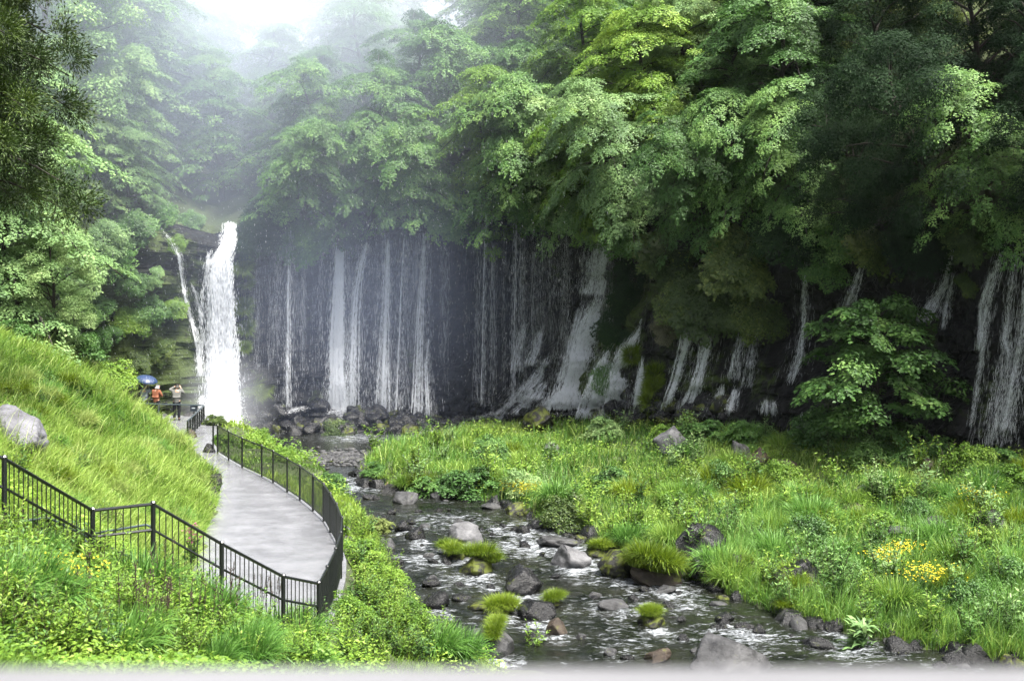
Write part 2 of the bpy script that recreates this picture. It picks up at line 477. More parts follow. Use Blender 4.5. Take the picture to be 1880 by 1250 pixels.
nt.links.new(ramp(nt, noise(nt, 3, 4), [(.3, (.25,) * 3), (.7, (.65,) * 3)]), p.inputs['Roughness'])
b = nd(nt, 'ShaderNodeBump', i_Strength=0.9, i_Distance=0.15); nt.links.new(noise(nt, 4, 9, .7), b.inputs['Height']); nt.links.new(b.outputs[0], p.inputs['Normal'])
nt.links.new(p.outputs[0], out.inputs['Surface'])
M['cliff'] = m
cliff = link('cliff', mesh_np('cliff', cv, cf, smooth=False, attrs={'moss': moss}), m); props(cliff, kind='structure')

bvh_ground = BVHTree.FromPolygons([Vector(v) for v in gv.tolist()], gf.tolist())
bvh_cliff = BVHTree.FromPolygons([Vector(v) for v in cv.tolist()], cf.tolist())
CAM = Vector((0, 0, CZ))


def ray(x, y): return Vector(((x - 940) / F, 1, -(y - HZ) / F)).normalized()


def pick(x, y, pull=0.0, which='both'):
    d = ray(x, y)
    hits = []
    if which in ('both', 'ground'):
        h = bvh_ground.ray_cast(CAM + d * 6, d)
        if h[0] is not None: hits.append((h[3] + 6, h[0]))
    if which in ('both', 'cliff'):
        h = bvh_cliff.ray_cast(CAM, d)
        if h[0] is not None: hits.append((h[3], h[0]))
    if not hits: return None
    t, q = min(hits, key=lambda k: k[0])
    q = q - d * pull
    return np.array(q)


# ------------------------------------------------------------------ water surface
wx = np.arange(-18, 26, .11); wy = np.arange(33, 81, .13)
WX, WY = np.meshgrid(wx, wy)
Pw = np.c_[WX.ravel(), WY.ravel()]
dS, _, _ = seg_dist(Pw, stream, True)
insS = inside(Pw, stream)
sdw = np.where(insS, dS, -dS)
rapids = [(-7.4, 62.6, 2.4, 1.0), (-2.5, 55.5, 2.6, .7), (.5, 54, 2.2, .9), (1.2, 51.5, 2.6, 1.0), (-2.5, 49.5, 2.0, .9), (2.8, 48.3, 2.2, .9), (-1.4, 46.8, 1.8, .8), (5.5, 46.2, 1.8, .6), (3.5, 43.2, 2.4, .7),
          (6.5, 40.4, 2.2, .8), (9.5, 39.2, 1.8, .8), (0, 42.5, 2, .6), (11.5, 37.8, 1.5, .5), (-8.5, 78, 3, .9), (-4.5, 78, 3, .9), (3, 40, 2, .6), (-15, 79.5, 2.5, 1.0)]
foam = np.zeros(len(Pw))
for a, b_, r_, k_ in rapids:
    foam = np.maximum(foam, k_ * np.exp(-((Pw[:, 0] - a) ** 2 + (Pw[:, 1] - b_) ** 2) / (r_ * r_)))
calm = np.interp(Pw[:, 1], [64, 68], [1, .25])
foam = np.maximum(foam, .26 * calm)
for a, b_, w in [(853, 996, 70), (1048, 1040, 66), (1018, 1002, 78), (952, 1088, 82), (982, 1136, 72), (800, 1114, 46), (764, 990, 40), (740, 974, 40), (836, 1024, 64), (876, 1052, 66), (1137, 1060, 62), (1205, 1072, 92), (1202, 1150, 52),
                 (900, 1202, 84), (1345, 1232, 156), (1222, 1090, 40), (1098, 1022, 44), (920, 1128, 50), (1330, 1146, 30), (1395, 1160, 28), (1515, 1154, 40), (962, 978, 30), (1475, 1100, 60)]:
    wz_ = -1.2
    for _ in range(5): yy_ = (CZ - wz_) / ((b_ - HZ) / F); wz_ = float(WZ(yy_))
    xx_ = (a - 940) / F * yy_; ww_ = w / F * yy_
    for o_, k_ in ((.55, 1.0), (1.5, .75)):                   # white water trailing off each rock
        foam = np.maximum(foam, k_ * np.exp(-(((Pw[:, 0] - xx_ - .3 * o_ * ww_) / (ww_ * .75)) ** 2 + ((Pw[:, 1] - yy_ + o_ * ww_) / (ww_ * .8)) ** 2)))
P3w = np.c_[Pw, np.zeros(len(Pw))]
amp = (.035 + .09 * foam) * np.interp(Pw[:, 1], [64, 68], [1, .3])
wzv = WZ(Pw[:, 1]) + (fbm(P3w * np.array([1.5, 2.6, 1]), 5, 4) * 1.0 + fbm(P3w * np.array([4.2, 7, 1]), 6, 2) * .45) * amp
wv = np.c_[Pw, wzv]
wf = grid_faces(len(wy), len(wx))
keep = (sdw[wf] > -1.0).any(1)
wf = wf[keep]
used = np.unique(wf); remap = -np.ones(len(wv), int); remap[used] = np.arange(len(used))
m, nt, out = newmat('stream_water')
p = nd(nt, 'ShaderNodeBsdfPrincipled', i_Roughness=0.06)
p.inputs['Specular IOR Level'].default_value = .32
fo = nd(nt, 'ShaderNodeAttribute', attribute_name='foam')
n1 = noise(nt, 2.6, 8, .68, stretch=(1.0, 2.3, 1), dist=.5)
n2 = noise(nt, 9, 5, .7, stretch=(1.0, 2.0, 1), dist=.8)
mm = math_n(nt, 'ADD', math_n(nt, 'MULTIPLY', n1, .65), math_n(nt, 'MULTIPLY', n2, .35))
thr = math_n(nt, 'ADD', mm, math_n(nt, 'MULTIPLY', fo.outputs['Fac'], .20))
mk = ramp(nt, thr, [(.62, (0, 0, 0)), (.90, (1, 1, 1))])
wc = ramp(nt, noise(nt, .8, 5), [(.35, (.003, .004, .003)), (.65, (.012, .013, .010))])
nt.links.new(mixc(nt, mk, wc, (.46, .49, .54)), p.inputs['Base Color'])
nt.links.new(ramp(nt, mk, [(0, (.05,) * 3), (1, (.7,) * 3)]), p.inputs['Roughness'])
b = nd(nt, 'ShaderNodeBump', i_Strength=0.5, i_Distance=0.03); nt.links.new(noise(nt, 7, 5, .6, stretch=(1, 1.8, 1)), b.inputs['Height']); nt.links.new(b.outputs[0], p.inputs['Normal'])
nt.links.new(p.outputs[0], out.inputs['Surface'])
M['water'] = m
water = link('water', mesh_np('water', wv[used], remap[wf], smooth=True, attrs={'foam': foam[used]}), m); props(water, kind='structure')

# ------------------------------------------------------------------ path, steps
yy = np.concatenate([np.arange(29.45, 70.4, .5), [70.4]])
nc = 14
u = np.linspace(0, 1, nc)
pxg = PL(yy)[:, None] - .1 + (PR(yy) - PL(yy) + .1)[:, None] * u[None]
pzg = PATH_Z + .0 * pxg + fbm(np.stack([pxg, np.repeat(yy[:, None], nc, 1), 0 * pxg], -1) * .5, 8, 2) * .012
top = np.stack([pxg, np.repeat(yy[:, None], nc, 1), pzg], -1)
mb = MB(); mb.add(top.reshape(-1, 3), grid_faces(len(yy), nc))
edge = top[:, -1]; low = edge + np.array([.01, 0, -.09])
ev = np.stack([edge, low], 1).reshape(-1, 3); mb.add(ev, grid_faces(len(yy), 2))
front = top[0]; fl = front + np.array([0, -.02, -.4]); mb.add(np.stack([front, fl], 1).reshape(-1, 3), grid_faces(nc, 2))
m, nt, out = newmat('wet_pavement')
p = nd(nt, 'ShaderNodeBsdfPrincipled')
c = ramp(nt, noise(nt, 1.3, 8, .65), [(.3, (.115, .117, .13)), (.7, (.20, .203, .222))])
sp = ramp(nt, noise(nt, 60, 2), [(.3, (.75,) * 3), (.7, (1.1,) * 3)])
mx = nd(nt, 'ShaderNodeMix', data_type='RGBA', blend_type='MULTIPLY'); mx.inputs[0].default_value = 1
nt.links.new(c, mx.inputs[6]); nt.links.new(sp, mx.inputs[7])
pud = ramp(nt, noise(nt, .7, 7, .66, stretch=(.7, 1.0, 1)), [(.50, (0, 0, 0)), (.74, (.6, .6, .6))])
nt.links.new(mixc(nt, pud, mx.outputs[2], (.095, .097, .105)), p.inputs['Base Color'])
nt.links.new(ramp(nt, pud, [(0, (.22,) * 3), (1, (.05,) * 3)]), p.inputs['Roughness'])
b = nd(nt, 'ShaderNodeBump', i_Strength=0.16, i_Distance=0.02); nt.links.new(noise(nt, 20, 5, .65), b.inputs['Height']); nt.links.new(b.outputs[0], p.inputs['Normal'])
nt.links.new(p.outputs[0], out.inputs['Surface'])
M['path'] = m
props(mb.build('path', m), kind='structure')

# ------------------------------------------------------------------ fences
def fence_run(t, pts, zb, hgt, mid=None, gap=.11, post_r=.035, bar_r=.008, rail_r=.024, bot=.10, mat=None, railmat=None):
    """posts, a handrail and a barred panel per span"""
    mat = mat or M['metal']
    n = len(pts)
    for i, (x, y) in enumerate(pts):
        mb = MB(); z = zb[i]
        mb.tube([(x, y, z - .35), (x, y, z + hgt + .03)], post_r, 8)
        mb.tube([(x, y, z + hgt + .03), (x, y, z + hgt + .06)], [post_r * 1.25, post_r * .7], 8)
        mb.build('post', mat, t)
    for i in range(n - 1):
        a = np.array([*pts[i], zb[i]]); b_ = np.array([*pts[i + 1], zb[i + 1]])
        d = b_ - a; L = np.hypot(d[0], d[1])
        up = np.array([0, 0, 1.0])
        mb = MB(); mb.tube([a + up * hgt, b_ + up * hgt], rail_r, 8); mb.build('handrail', railmat or mat, t)
        mb = MB()
        mb.tube([a + up * bot, b_ + up * bot], rail_r * .7, 6)
        if mid: mb.tube([a + up * mid, b_ + up * mid], rail_r * .85, 6)
        k = max(2, int(L / gap))
        for j in range(1, k):
            q = a + d * j / k
            mb.tube([q + up * bot, q + up * hgt], bar_r, 5, cap=False)
        mb.build('bar_panel', mat, t)


t = empty('path_fence', (0, 0, 0), 'long curved black metal fence of close vertical bars along the stream side of the path', 'fence')
fence_run(t, fence_pts, [PATH_Z] * len(fence_pts), 1.1)
# a short return at the far end
mb = MB(); mb.tube([(-12.0, 57.1, 1.0), (-12.0, 57.1, 2.45)], .035, 8); mb.build('post', M['metal'], t)
stair_pts = [(-10.2, 21.2), (-8.2, 23.0), (-7.49, 25.4), (-6.57, 26.05), (-5.51, 27.0), (-4.58, 28.5), (-4.03, 29.47)]
stair_z = [6.0, 4.75, 3.62, 3.42, 2.55, 1.58, 1.30]
tops = [(None, None), (8, 842), (170, 937), (281, 925), (407, 998), (520, 1058), (585, 1071)]
t = empty('stair_fence', (0, 0, 0), 'black metal fence stepping down beside the stairs through tall weeds to the path', 'fence')
sp_, sz_ = [], []
for (x, y), z, (tx_, ty_) in zip(stair_pts, stair_z, tops):
    if tx_ is not None:
        q = at(tx_, ty_, y); sp_.append((q[0], y)); sz_.append(q[2] - 1.15)
    else: sp_.append((x, y)); sz_.append(z)
fence_run(t, sp_, sz_, 1.15, mid=.68, gap=.125, post_r=.045, bar_r=.011, rail_r=.03, bot=.02)
# inner handrail of the stairs
t = empty('stair_handrail', (0, 0, 0), 'thin grey tube handrail with loop ends running low behind the stair fence', 'handrail')
def poly3(l): return [at(a, b_, Y) for a, b_, Y in l]
mb = MB(); mb.tube(poly3([(0, 962, 24.0), (85, 950, 24.6), (95, 953, 24.7), (160, 985, 25.5), (164, 992, 25.6), (160, 996, 25.6), (155, 990, 25.6)]), .022, 8); mb.build('rail', M['steel'], t, True)
mb = MB(); mb.tube(poly3([(172, 979, 25.7), (268, 963, 26.3), (276, 966, 26.35), (277, 974, 26.35), (272, 976, 26.3)]), .022, 8); mb.build('rail', M['steel'], t, True)
mb = MB(); mb.tube(poly3([(176, 992, 25.8), (268, 1038, 26.2), (285, 1045, 26.3)]), .02, 8); mb.build('rail', M['steel'], t, True)
mb = MB(); mb.tube(poly3([(214, 1050, 25.7), (262, 1041, 26.0), (285, 1037, 26.1)]), .022, 8); mb.build('rail', M['steel'], t, True)
for a, b_, Y in ((90, 951, 24.7), (223, 1012, 26.0)):
    mb = MB(); q = at(a, b_, Y); mb.tube([q, q - np.array([0, 0, .9])], .038, 8); mb.build('post', M['metal'], t)
# steps up beside the stair fence
mb = MB()
stp = np.array([(p_[0], p_[1], z) for p_, z in zip(sp_, sz_)])
for i in range(len(stp) - 2):
    a, b_ = stp[i], stp[i + 1]
    d = b_ - a; L = np.hypot(d[0], d[1]); k = max(1, int(abs(d[2]) / .17)); nrm = np.array([d[1], -d[0], 0]) / L * -1
    for j in range(k):
        q = a + d * (j + .5) / k
        mb.box(q + nrm * .95 + np.array([0, 0, -.30 - .001 * j]), (L / k + .02, 1.5, .4), math.atan2(d[1], d[0]))
props(mb.build('steps', M['path']), kind='structure')
# platform railing
def zp(x, y): return PATH_Z
t = empty('platform_railing', (0, 0, 0), 'low dark railing at the corner of the viewing platform by the tall fall', 'railing')
corner = np.array([-14.65, 67.6]); near = np.array([-14.0, 61.4])
pts = [corner + (near - corner) * k / 7 for k in range(8)]
for q in pts:
    mb = MB(); mb.tube([(*q, 1.0), (*q, 2.05)], .045, 8); mb.build('post', M['metal'], t)
mb = MB(); mb.tube([(*pts[0], 2.06), (*pts[-1], 2.06)], .035, 8); mb.build('handrail', M['steel'], t)
mb = MB(); mb.tube([(*pts[0], 1.5), (*pts[-1], 1.5)], .02, 6); mb.tube([(*pts[0], 1.75), (*pts[-1], 1.75)], .015, 6); mb.build('lower_rail', M['metal'], t)
back = [corner, corner + np.array([-2.3, .6]), corner + np.array([-4.3, 1.2])]
mb = MB(); mb.tube([(*q, 2.08) for q in back], .03, 8); mb.build('handrail', M['steel'], t)
for q in back[1:]:
    mb = MB(); mb.tube([(*q, 1.0), (*q, 2.08)], .03, 8); mb.build('post', M['steel'], t)

# ------------------------------------------------------------------ rocks
def ico(sub=3):
    import bmesh
    bm = bmesh.new(); bmesh.ops.create_icosphere(bm, subdivisions=sub, radius=1)
    V = np.array([v.co[:] for v in bm.verts]); Fc = np.array([[v.index for v in f.verts] for f in bm.faces]); bm.free()
    return V, Fc
ICO = {k: ico(k) for k in (2, 3, 4)}


def rock_mesh(seed, sub=3, flat=0.0):
    if sub not in ICO: ICO[sub] = ico(sub)
    V, Fc = ICO[sub]
    r = np.random.default_rng(seed)
    V = V.copy()
    for _ in range(14):                                      # facets
        n = r.normal(size=3); n /= np.linalg.norm(n)
        n[2] = abs(n[2]) * (.9 if flat == 0 else 1.5); n /= np.linalg.norm(n)
        k = r.uniform(.50, .86)
        d = V @ n
        V = V - np.maximum(d - k, 0)[:, None] * n
    o = r.uniform(-50, 50, 3)
    dn = fbm(V * 1.3 + o, seed % 97, 3) * .14 + fbm(V * 4 + o, seed % 89, 3) * .07
    if sub >= 4: dn = dn - .05 * sstep(.12, .0, np.abs(fbm(V * 1.8 + o + 9, seed % 83, 3))) + fbm(V * 9 + o, 3, 3) * .025
    V = V * (1 + dn)[:, None]
    return mesh_np('rock', V, Fc, smooth=(sub >= 3))


def tuft_arrays(r, n, radius, h, droop=1.0, w=.012, seg=3):
    """a fountain of blades"""
    az = r.uniform(0, 2 * PI, n); lean = r.beta(1.5, 1.3, n) * 1.75
    L = h * r.uniform(.65, 1.15, n)
    b0 = np.c_[np.cos(az), np.sin(az), np.zeros(n)] * (radius * .55 * r.random(n) ** .5)[:, None]
    dirh = np.c_[np.cos(az + r.normal(0, .35, n)), np.sin(az + r.normal(0, .35, n)), np.zeros(n)]
    return blades(b0, dirh, L, lean, droop, w, seg, r)


def blades(b0, dirh, L, lean, droop, w, seg, r):
    n = len(b0)
    side = np.c_[-dirh[:, 1], dirh[:, 0], np.zeros(n)]
    tw = r.uniform(-1, 1, n)[:, None]
    side = side * np.cos(tw) + dirh * np.sin(tw)
    w = np.broadcast_to(w, (n,))
    pts = [b0]; a = lean * .35
    for k in range(seg):
        step = (L / seg)[:, None] * (dirh * np.sin(a)[:, None] + np.array([0, 0, 1]) * np.cos(a)[:, None])
        pts.append(pts[-1] + step)
        a = a + lean * droop * (1.1 / seg)
    V = []
    for k, q in enumerate(pts):
        ww = (w * (1 - (k / seg) ** 1.6))[:, None]
        if k < seg: V += [q - side * ww, q + side * ww]
        else: V += [q]
    V = np.stack(V, 1)                                        # n, 2*seg+1, 3
    m_ = 2 * seg + 1
    base = (np.arange(n) * m_)[:, None]
    fq = np.concatenate([base + np.array([[2 * k, 2 * k + 1, 2 * k + 3, 2 * k + 2]]) for k in range(seg - 1)], 0) if seg > 1 else np.zeros((0, 4), int)
    ft = base + np.array([[2 * seg - 2, 2 * seg - 1, 2 * seg]])
    return V.reshape(-1, 3), fq, ft, n


def blade_mesh(name, V, fq, ft, tint):
    seg_q = len(fq) // max(1, len(ft))
    tt = np.concatenate([np.tile(tint, seg_q), tint]) if len(fq) else tint
    return mesh_np(name, V, [fq, ft] if len(fq) else [ft], tint=tt)


def make_tuft(name, seed, n=500, radius=.3, h=.5, droop=1.0, w=.012):
    r = np.random.default_rng(seed)
    V, fq, ft, k = tuft_arrays(r, n, radius, h, droop, w)
    return blade_mesh(name, V, fq, ft, np.clip(r.normal(.5, .22, k), 0, 1))


TUFT = [make_tuft('tuft_blades', 100 + k, 800, .80, 1.0, 1.35, .021) for k in range(3)]
exec_rocks = []


def rock(px_, py_, w, h, mat, label, group=None, tuft=None, sub=3, flat=0, deep=.3, tmat='tuft', yaw=None, cat='rock', Y=None):
    q = pick(px_, py_) if Y is None else at(px_, py_, Y)
    wz_ = float(WZ(q[1]))
    if q[2] < wz_ + .04:                                      # stands in the stream: measure at the water line
        for _ in range(4):
            yy_ = (CZ - wz_) / ((py_ - HZ) / F); wz_ = float(WZ(yy_))
        q = at(px_, py_, yy_)
    Yd = q[1]
    W = w / F * Yd; Hh = h / F * Yd
    seed = int(px_ * 7 + py_ * 13)
    r = np.random.default_rng(seed)
    root = link('boulder' if W > 1.5 else 'rock', rock_mesh(seed, sub, flat), M[mat])
    root.location = (q[0], q[1] + W * .25, q[2] + Hh * (.5 - deep))
    root.rotation_euler = (r.normal(0, .12), r.normal(0, .12), r.uniform(0, 6.28) if yaw is None else yaw)
    root.scale = (W * .56, W * .50, Hh * .68)
    props(root, label, cat, group)
    for (dx, dz, s) in (tuft or []):
        tf = link('grass_tuft', TUFT[seed % 3], M[tmat], root)
        tf.matrix_parent_inverse = Matrix.Identity(4)
        tf.location = (dx, -.25, dz)
        sc = s * .78 / F * Yd
        tf.scale = (sc / root.scale[0], sc / root.scale[1], sc * .85 / root.scale[2])
        tf.rotation_euler = (0, 0, 0)
    exec_rocks.append(root)
    return root


G_ST = 'rocks breaking the surface of the stream'
ROCKS = [
    (740, 924, 54, 18, 'rock_grey', 'low flat grey rock in the upper stream below the leafy tip of the meadow', None),
    (853, 996, 70, 34, 'rock_pale', 'broad pale grey rock with a rounded back amid the white riffles', None),
    (1048, 1040, 66, 44, 'rock_pale', 'tall pale grey rock with a dark wet foot in midstream', None),
    (1018, 1002, 78, 18, 'rock_grey', 'long flat dark grey slab just upstream of the tall pale rock', None),
    (952, 1088, 82, 44, 'rock_dark', 'rounded dark boulder with a moss stain alone in the middle of the stream', None),
    (982, 1136, 72, 34, 'rock_dark', 'low black rock beside the two bushy grass tufts', None),
    (800, 1114, 46, 32, 'rock_dark', 'black wedge of wet rock at the weedy bank below the path', None),
    (764, 990, 40, 24, 'rock_dark', 'small dark pointed rock in the riffle near the path bank', None),
    (740, 974, 40, 18, 'rock_dark', 'small black rock nearest the bank bush with reddish leaves', None),
    (836, 1024, 64, 24, 'rock_moss', 'low mossy rock carrying two mats of grass behind the shaggy dome rock', [(-.55, .35, 32), (.35, .3, 34), (.8, .2, 30)]),
    (876, 1052, 66, 36, 'rock_moss', 'shaggy dome rock overgrown with yellow green grass', [(-.3, .5, 44), (.25, .6, 40), (-.7, .1, 34)]),
    (1137, 1060, 62, 38, 'rock_moss', 'dark rock with a yellow moss patch beside the rock with hanging grass', None),
    (1205, 1072, 88, 44, 'rock_brown', 'bank rock draped with long hanging grass', [(-.2, .5, 74), (.35, .4, 70), (-.55, .2, 58), (.1, .25, 64)]),
    (1282, 1034, 80, 54, 'rock_dark', 'angular black boulder at the foot of the meadow', None),
    (1298, 1066, 66, 32, 'rock_dark', 'smooth dark rock under the angular black boulder', None),
    (1365, 1066, 44, 34, 'rock_dark', 'dark rock with a small green plant at the meadow edge', [(.1, .4, 22)]),
    (1475, 1100, 80, 54, 'rock_dark', 'large blocky dark boulder topped with rusty growth at the meadow bank', [(.75, .0, 44), (-.9, -.2, 36)]),
    (1202, 1150, 52, 24, 'rock_moss', 'round green dome of grass on a stone alone in open water', [(-.2, .5, 34), (.25, .5, 34), (0, .2, 32), (.0, .7, 30)]),
    (900, 1202, 84, 62, 'rock_grey', 'flat topped grey block capped with a mat of grass at the lower bank', [(-.5, .55, 32), (.0, .6, 32), (.45, .55, 32), (-.85, .4, 28)]),
    (1205, 1214, 54, 22, 'rock_brown', 'small brown pointed rock close to the pale rail', None),
    (1345, 1232, 156, 52, 'rock_grey', 'biggest stream boulder, broad and grey, half hidden by the pale rail', None),
    (1222, 1090, 40, 10, 'rock_grey', 'sliver of flat grey stone awash below the rock with hanging grass', None),
    (948, 942, 56, 20, 'rock_moss', 'flat rock with bright yellow moss under the meadow bank', None),
    (902, 934, 34, 12, 'rock_grey', 'flat little grey rock beside the yellow mossy one', None),
    (1098, 1022, 44, 18, 'rock_moss', 'fluffy grass ball on a hidden stone near the tall pale rock', [(-.3, .3, 30), (.3, .3, 30), (0, .6, 32)]),
    (1012, 1112, 40, 14, 'rock_moss', 'thin loose tuft of long grass on a stone behind the low black rock', [(-.2, .3, 34), (.4, .4, 32)]),
    (920, 1128, 50, 16, 'rock_moss', 'bushy tuft of grass on a stone touching the low black rock', [(-.4, .3, 44), (.3, .4, 42), (0, .7, 40)]),
    (876, 1118, 36, 14, 'rock_moss', 'little mossy stone just upstream of the grass capped block', None),
    (962, 978, 30, 14, 'rock_dark', 'small dark rock with a moss cap beneath the round shrub on the bank', None),
    (982, 970, 40, 16, 'rock_dark', 'dark flat rock beneath the round shrub, its edge in white water', None),
    (1427, 1114, 36, 22, 'rock_dark', 'black square rock left of the blocky boulder', None),
    (1450, 1138, 50, 26, 'rock_grey', 'grey rock with a yellow flowering plant below the blocky boulder', [(.2, .5, 30)]),
    (1515, 1154, 40, 16, 'rock_dark', 'low dark rock in the riffle upstream of the big leaved plant', None),
    (1608, 1140, 44, 18, 'rock_grey', 'pale low rock at the meadow bank behind the big leaved plant', None),
    (1330, 1146, 30, 14, 'rock_dark', 'small dark stone in the open lower channel', None),
    (1395, 1160, 28, 14, 'rock_dark', 'small pointed stone farther down the open lower channel', None),
    (1640, 1160, 40, 18, 'rock_dark', 'dark rock under the overhanging bank grass', None),
    (1715, 1176, 30, 24, 'rock_grey', 'upright grey stone standing against the lower meadow bank', None),
    (790, 1075, 30, 14, 'rock_dark', 'small dark stone at the edge of the weedy bank', None),
    (848, 1100, 36, 10, 'rock_dark', 'flat dark stone in the slack water beside the weedy bank', None),
    (680, 892, 52, 16, 'rock_dark', 'dark low rock under the leafy tip of the meadow', None),
    (1020, 1165, 46, 30, 'rock_brown', 'rusty brown rock behind the tall spindly weed', None),
    (1300, 880 + 0, 1, 1, None, '', None),
]
for rr in ROCKS:
    if rr[4] is None: continue
    x, y, w, h, mt, lb, tf = rr
    edge_ = 1120 < x < 1500 and y < 1110 and x != 1205
    k_ = 1.25 if edge_ else 1.08
    rock(x, y, w * k_, h * k_, mt, lb, tuft=tf, sub=4 if w > 50 else 3, deep=-.02 if edge_ else .2)
MEADOW = [
    (1235, 838, 60, 34, 'rock_pale', 'pale slanted slab leaning in the meadow below the cascades'),
    (1360, 858, 46, 34, 'rock_grey', 'speckled grey rock standing in the meadow grass'),
    (1396, 858, 44, 22, 'rock_brown', 'brown low rock beside the speckled one near the small spring fall'),
    (1440, 876, 50, 22, 'rock_brown', 'brown rock under the yellow green bush by the small spring fall'),
    (1474, 930, 50, 16, 'rock_pale', 'pale flat stone sunk in tall meadow grass'),
    (1582, 912, 28, 14, 'rock_pale', 'small whitish stone in the meadow near the young tree'),
    (1572, 948, 40, 16, 'rock_brown', 'reddish stone half buried in the middle meadow'),
    (1655, 990, 66, 18, 'rock_grey', 'long grey flat stone in the meadow among yellow flowers'),
    (1722, 974, 54, 18, 'rock_grey', 'bluish grey stone upslope of the long flat stone'),
    (1822, 992, 66, 36, 'rock_dark', 'dark lumpy rock amid flowers on the far meadow side'),
    (1800, 1020, 56, 24, 'rock_dark', 'black rock just below the dark lumpy one'),
    (1760, 1018, 44, 20, 'rock_grey', 'grey rock next to the black rock in the flowers'),
    (1832, 896, 60, 22, 'rock_pale', 'pale rock beneath the leafy bushes by the last waterfall'),
    (1012, 830, 30, 12, 'rock_pale', 'pale stone showing in the upper meadow grass'),
    (1690, 870, 50, 24, 'rock_brown', 'reddish brown rubble heap under the young tree'),
    (985, 797, 58, 32, 'rock_moss', 'moss covered boulder where the meadow meets the cascades'),
]
for x, y, w, h, mt, lb in MEADOW: rock(x, y, w * 1.15, h * 1.25, mt, lb, sub=4 if w > 40 else 3, deep=-.12)
rock(12, 818, 124, 92, 'rock_boulder', 'great pale blue grey boulder on the grassy hillside', sub=5, deep=.22, yaw=.6)
rock(348, 808, 26, 24, 'rock_brown', 'brown squat rock at the near end of the platform railing', deep=.1)
rock(328, 810, 24, 14, 'rock_pale', 'pile of pale stone beside the brown rock at the railing end', deep=.1)
rock(382, 836, 24, 24, 'rock_dark', 'black rock at the far end of the path fence', deep=.1)
rock(300, 768, 22, 10, 'rock_grey', 'flat grey stone behind the man in the orange jacket', deep=.1)
rock(345, 768, 26, 11, 'rock_grey', 'grey stones behind the railing near the man in the pale jacket', deep=.1)
for k, (x, y, w, h) in enumerate([(388, 880, 20, 24), (392, 898, 26, 34), (390, 918, 24, 32), (386, 938, 18, 22), (384, 868, 18, 14)]):
    rock(x, y, w, h, 'rock_dark', 'dark rough stone walling the foot of the grass hill beside the path', 'stones edging the path under the hill', deep=.15)
# stones banked below the path fence
for k in range(26):
    Y = 31 + k * 1.0 + rng.normal(0, .2)
    X = float(PR(Y)) + .25 + rng.uniform(0, .25)
    me = rock_mesh(900 + k, 3); o = link('rock', me, M['rock_grey' if k % 3 else 'rock_pale'])
    s = rng.uniform(.22, .36); o.location = (X, Y, 1.0 - rng.uniform(0, .5)); o.scale = (s, s * 1.3, s * .7); o.rotation_euler = (0, 0, rng.uniform(0, 6))
    props(o, 'grey stone packed into the bank under the path fence', 'rock', 'stones banked under the path fence')
for k in range(230):
    j = rng.integers(len(right_bank) - 1) if k % 3 else rng.integers(len(left_bank) - 1)
    L_ = right_bank if k % 3 else left_bank
    a_, b_ = np.array(L_[j]), np.array(L_[j + 1]); q_ = a_ + (b_ - a_) * rng.random() + rng.normal(0, .25, 2)
    if q_[1] < 37.5 or q_[1] > 77 or abs(q_[0] / q_[1]) > .37 or (k % 3 == 0 and q_[0] > -1): continue
    s = rng.uniform(.12, .38) * (1.55 if k % 3 and rng.random() < .5 else 1)
    o = link('rock', rock_mesh(5000 + k, 3), M[['rock_dark', 'rock_dark', 'rock_moss', 'rock_grey'][k % 4]])
    o.location = (q_[0], q_[1], float(WZ(q_[1])) + s * .12); o.scale = (s * rng.uniform(.9, 1.5), s, s * rng.uniform(.55, .9)); o.rotation_euler = (rng.normal(0, .2), rng.normal(0, .2), rng.uniform(0, 6.3))
    props(o, 'small wet stone lying along the edge of the stream', 'rock', 'small stones along the edges of the stream')
k = 0
for _ in range(4000):
    if k >= 85: break
    q_ = np.array([[rng.uniform(-8, 14), rng.uniform(37.5, 66)]])
    if not inside(q_, stream)[0]: continue
    d_, _, _ = seg_dist(q_, stream, True)
    if d_[0] < .35: continue
    pr_ = max(math.exp(-((q_[0, 0] - a) ** 2 + (q_[0, 1] - b_) ** 2) / (r_ * r_ * 1.5)) for a, b_, r_, _k in rapids)
    if rng.random() > .12 + pr_: continue
    s = rng.uniform(.09, .24) * (1.6 if rng.random() < .18 else 1)
    o = link('rock', rock_mesh(6000 + k, 3), M['rock_dark' if k % 5 else 'rock_grey'])
    o.location = (q_[0, 0], q_[0, 1], float(WZ(q_[0, 1])) + s * .12); o.scale = (s * rng.uniform(1, 1.8), s, s * rng.uniform(.5, .85)); o.rotation_euler = (rng.normal(0, .2), rng.normal(0, .2), rng.uniform(0, 6.3))
    props(o, 'small black stone breaking the riffles of the stream', 'rock', 'small black stones in the riffles'); k += 1
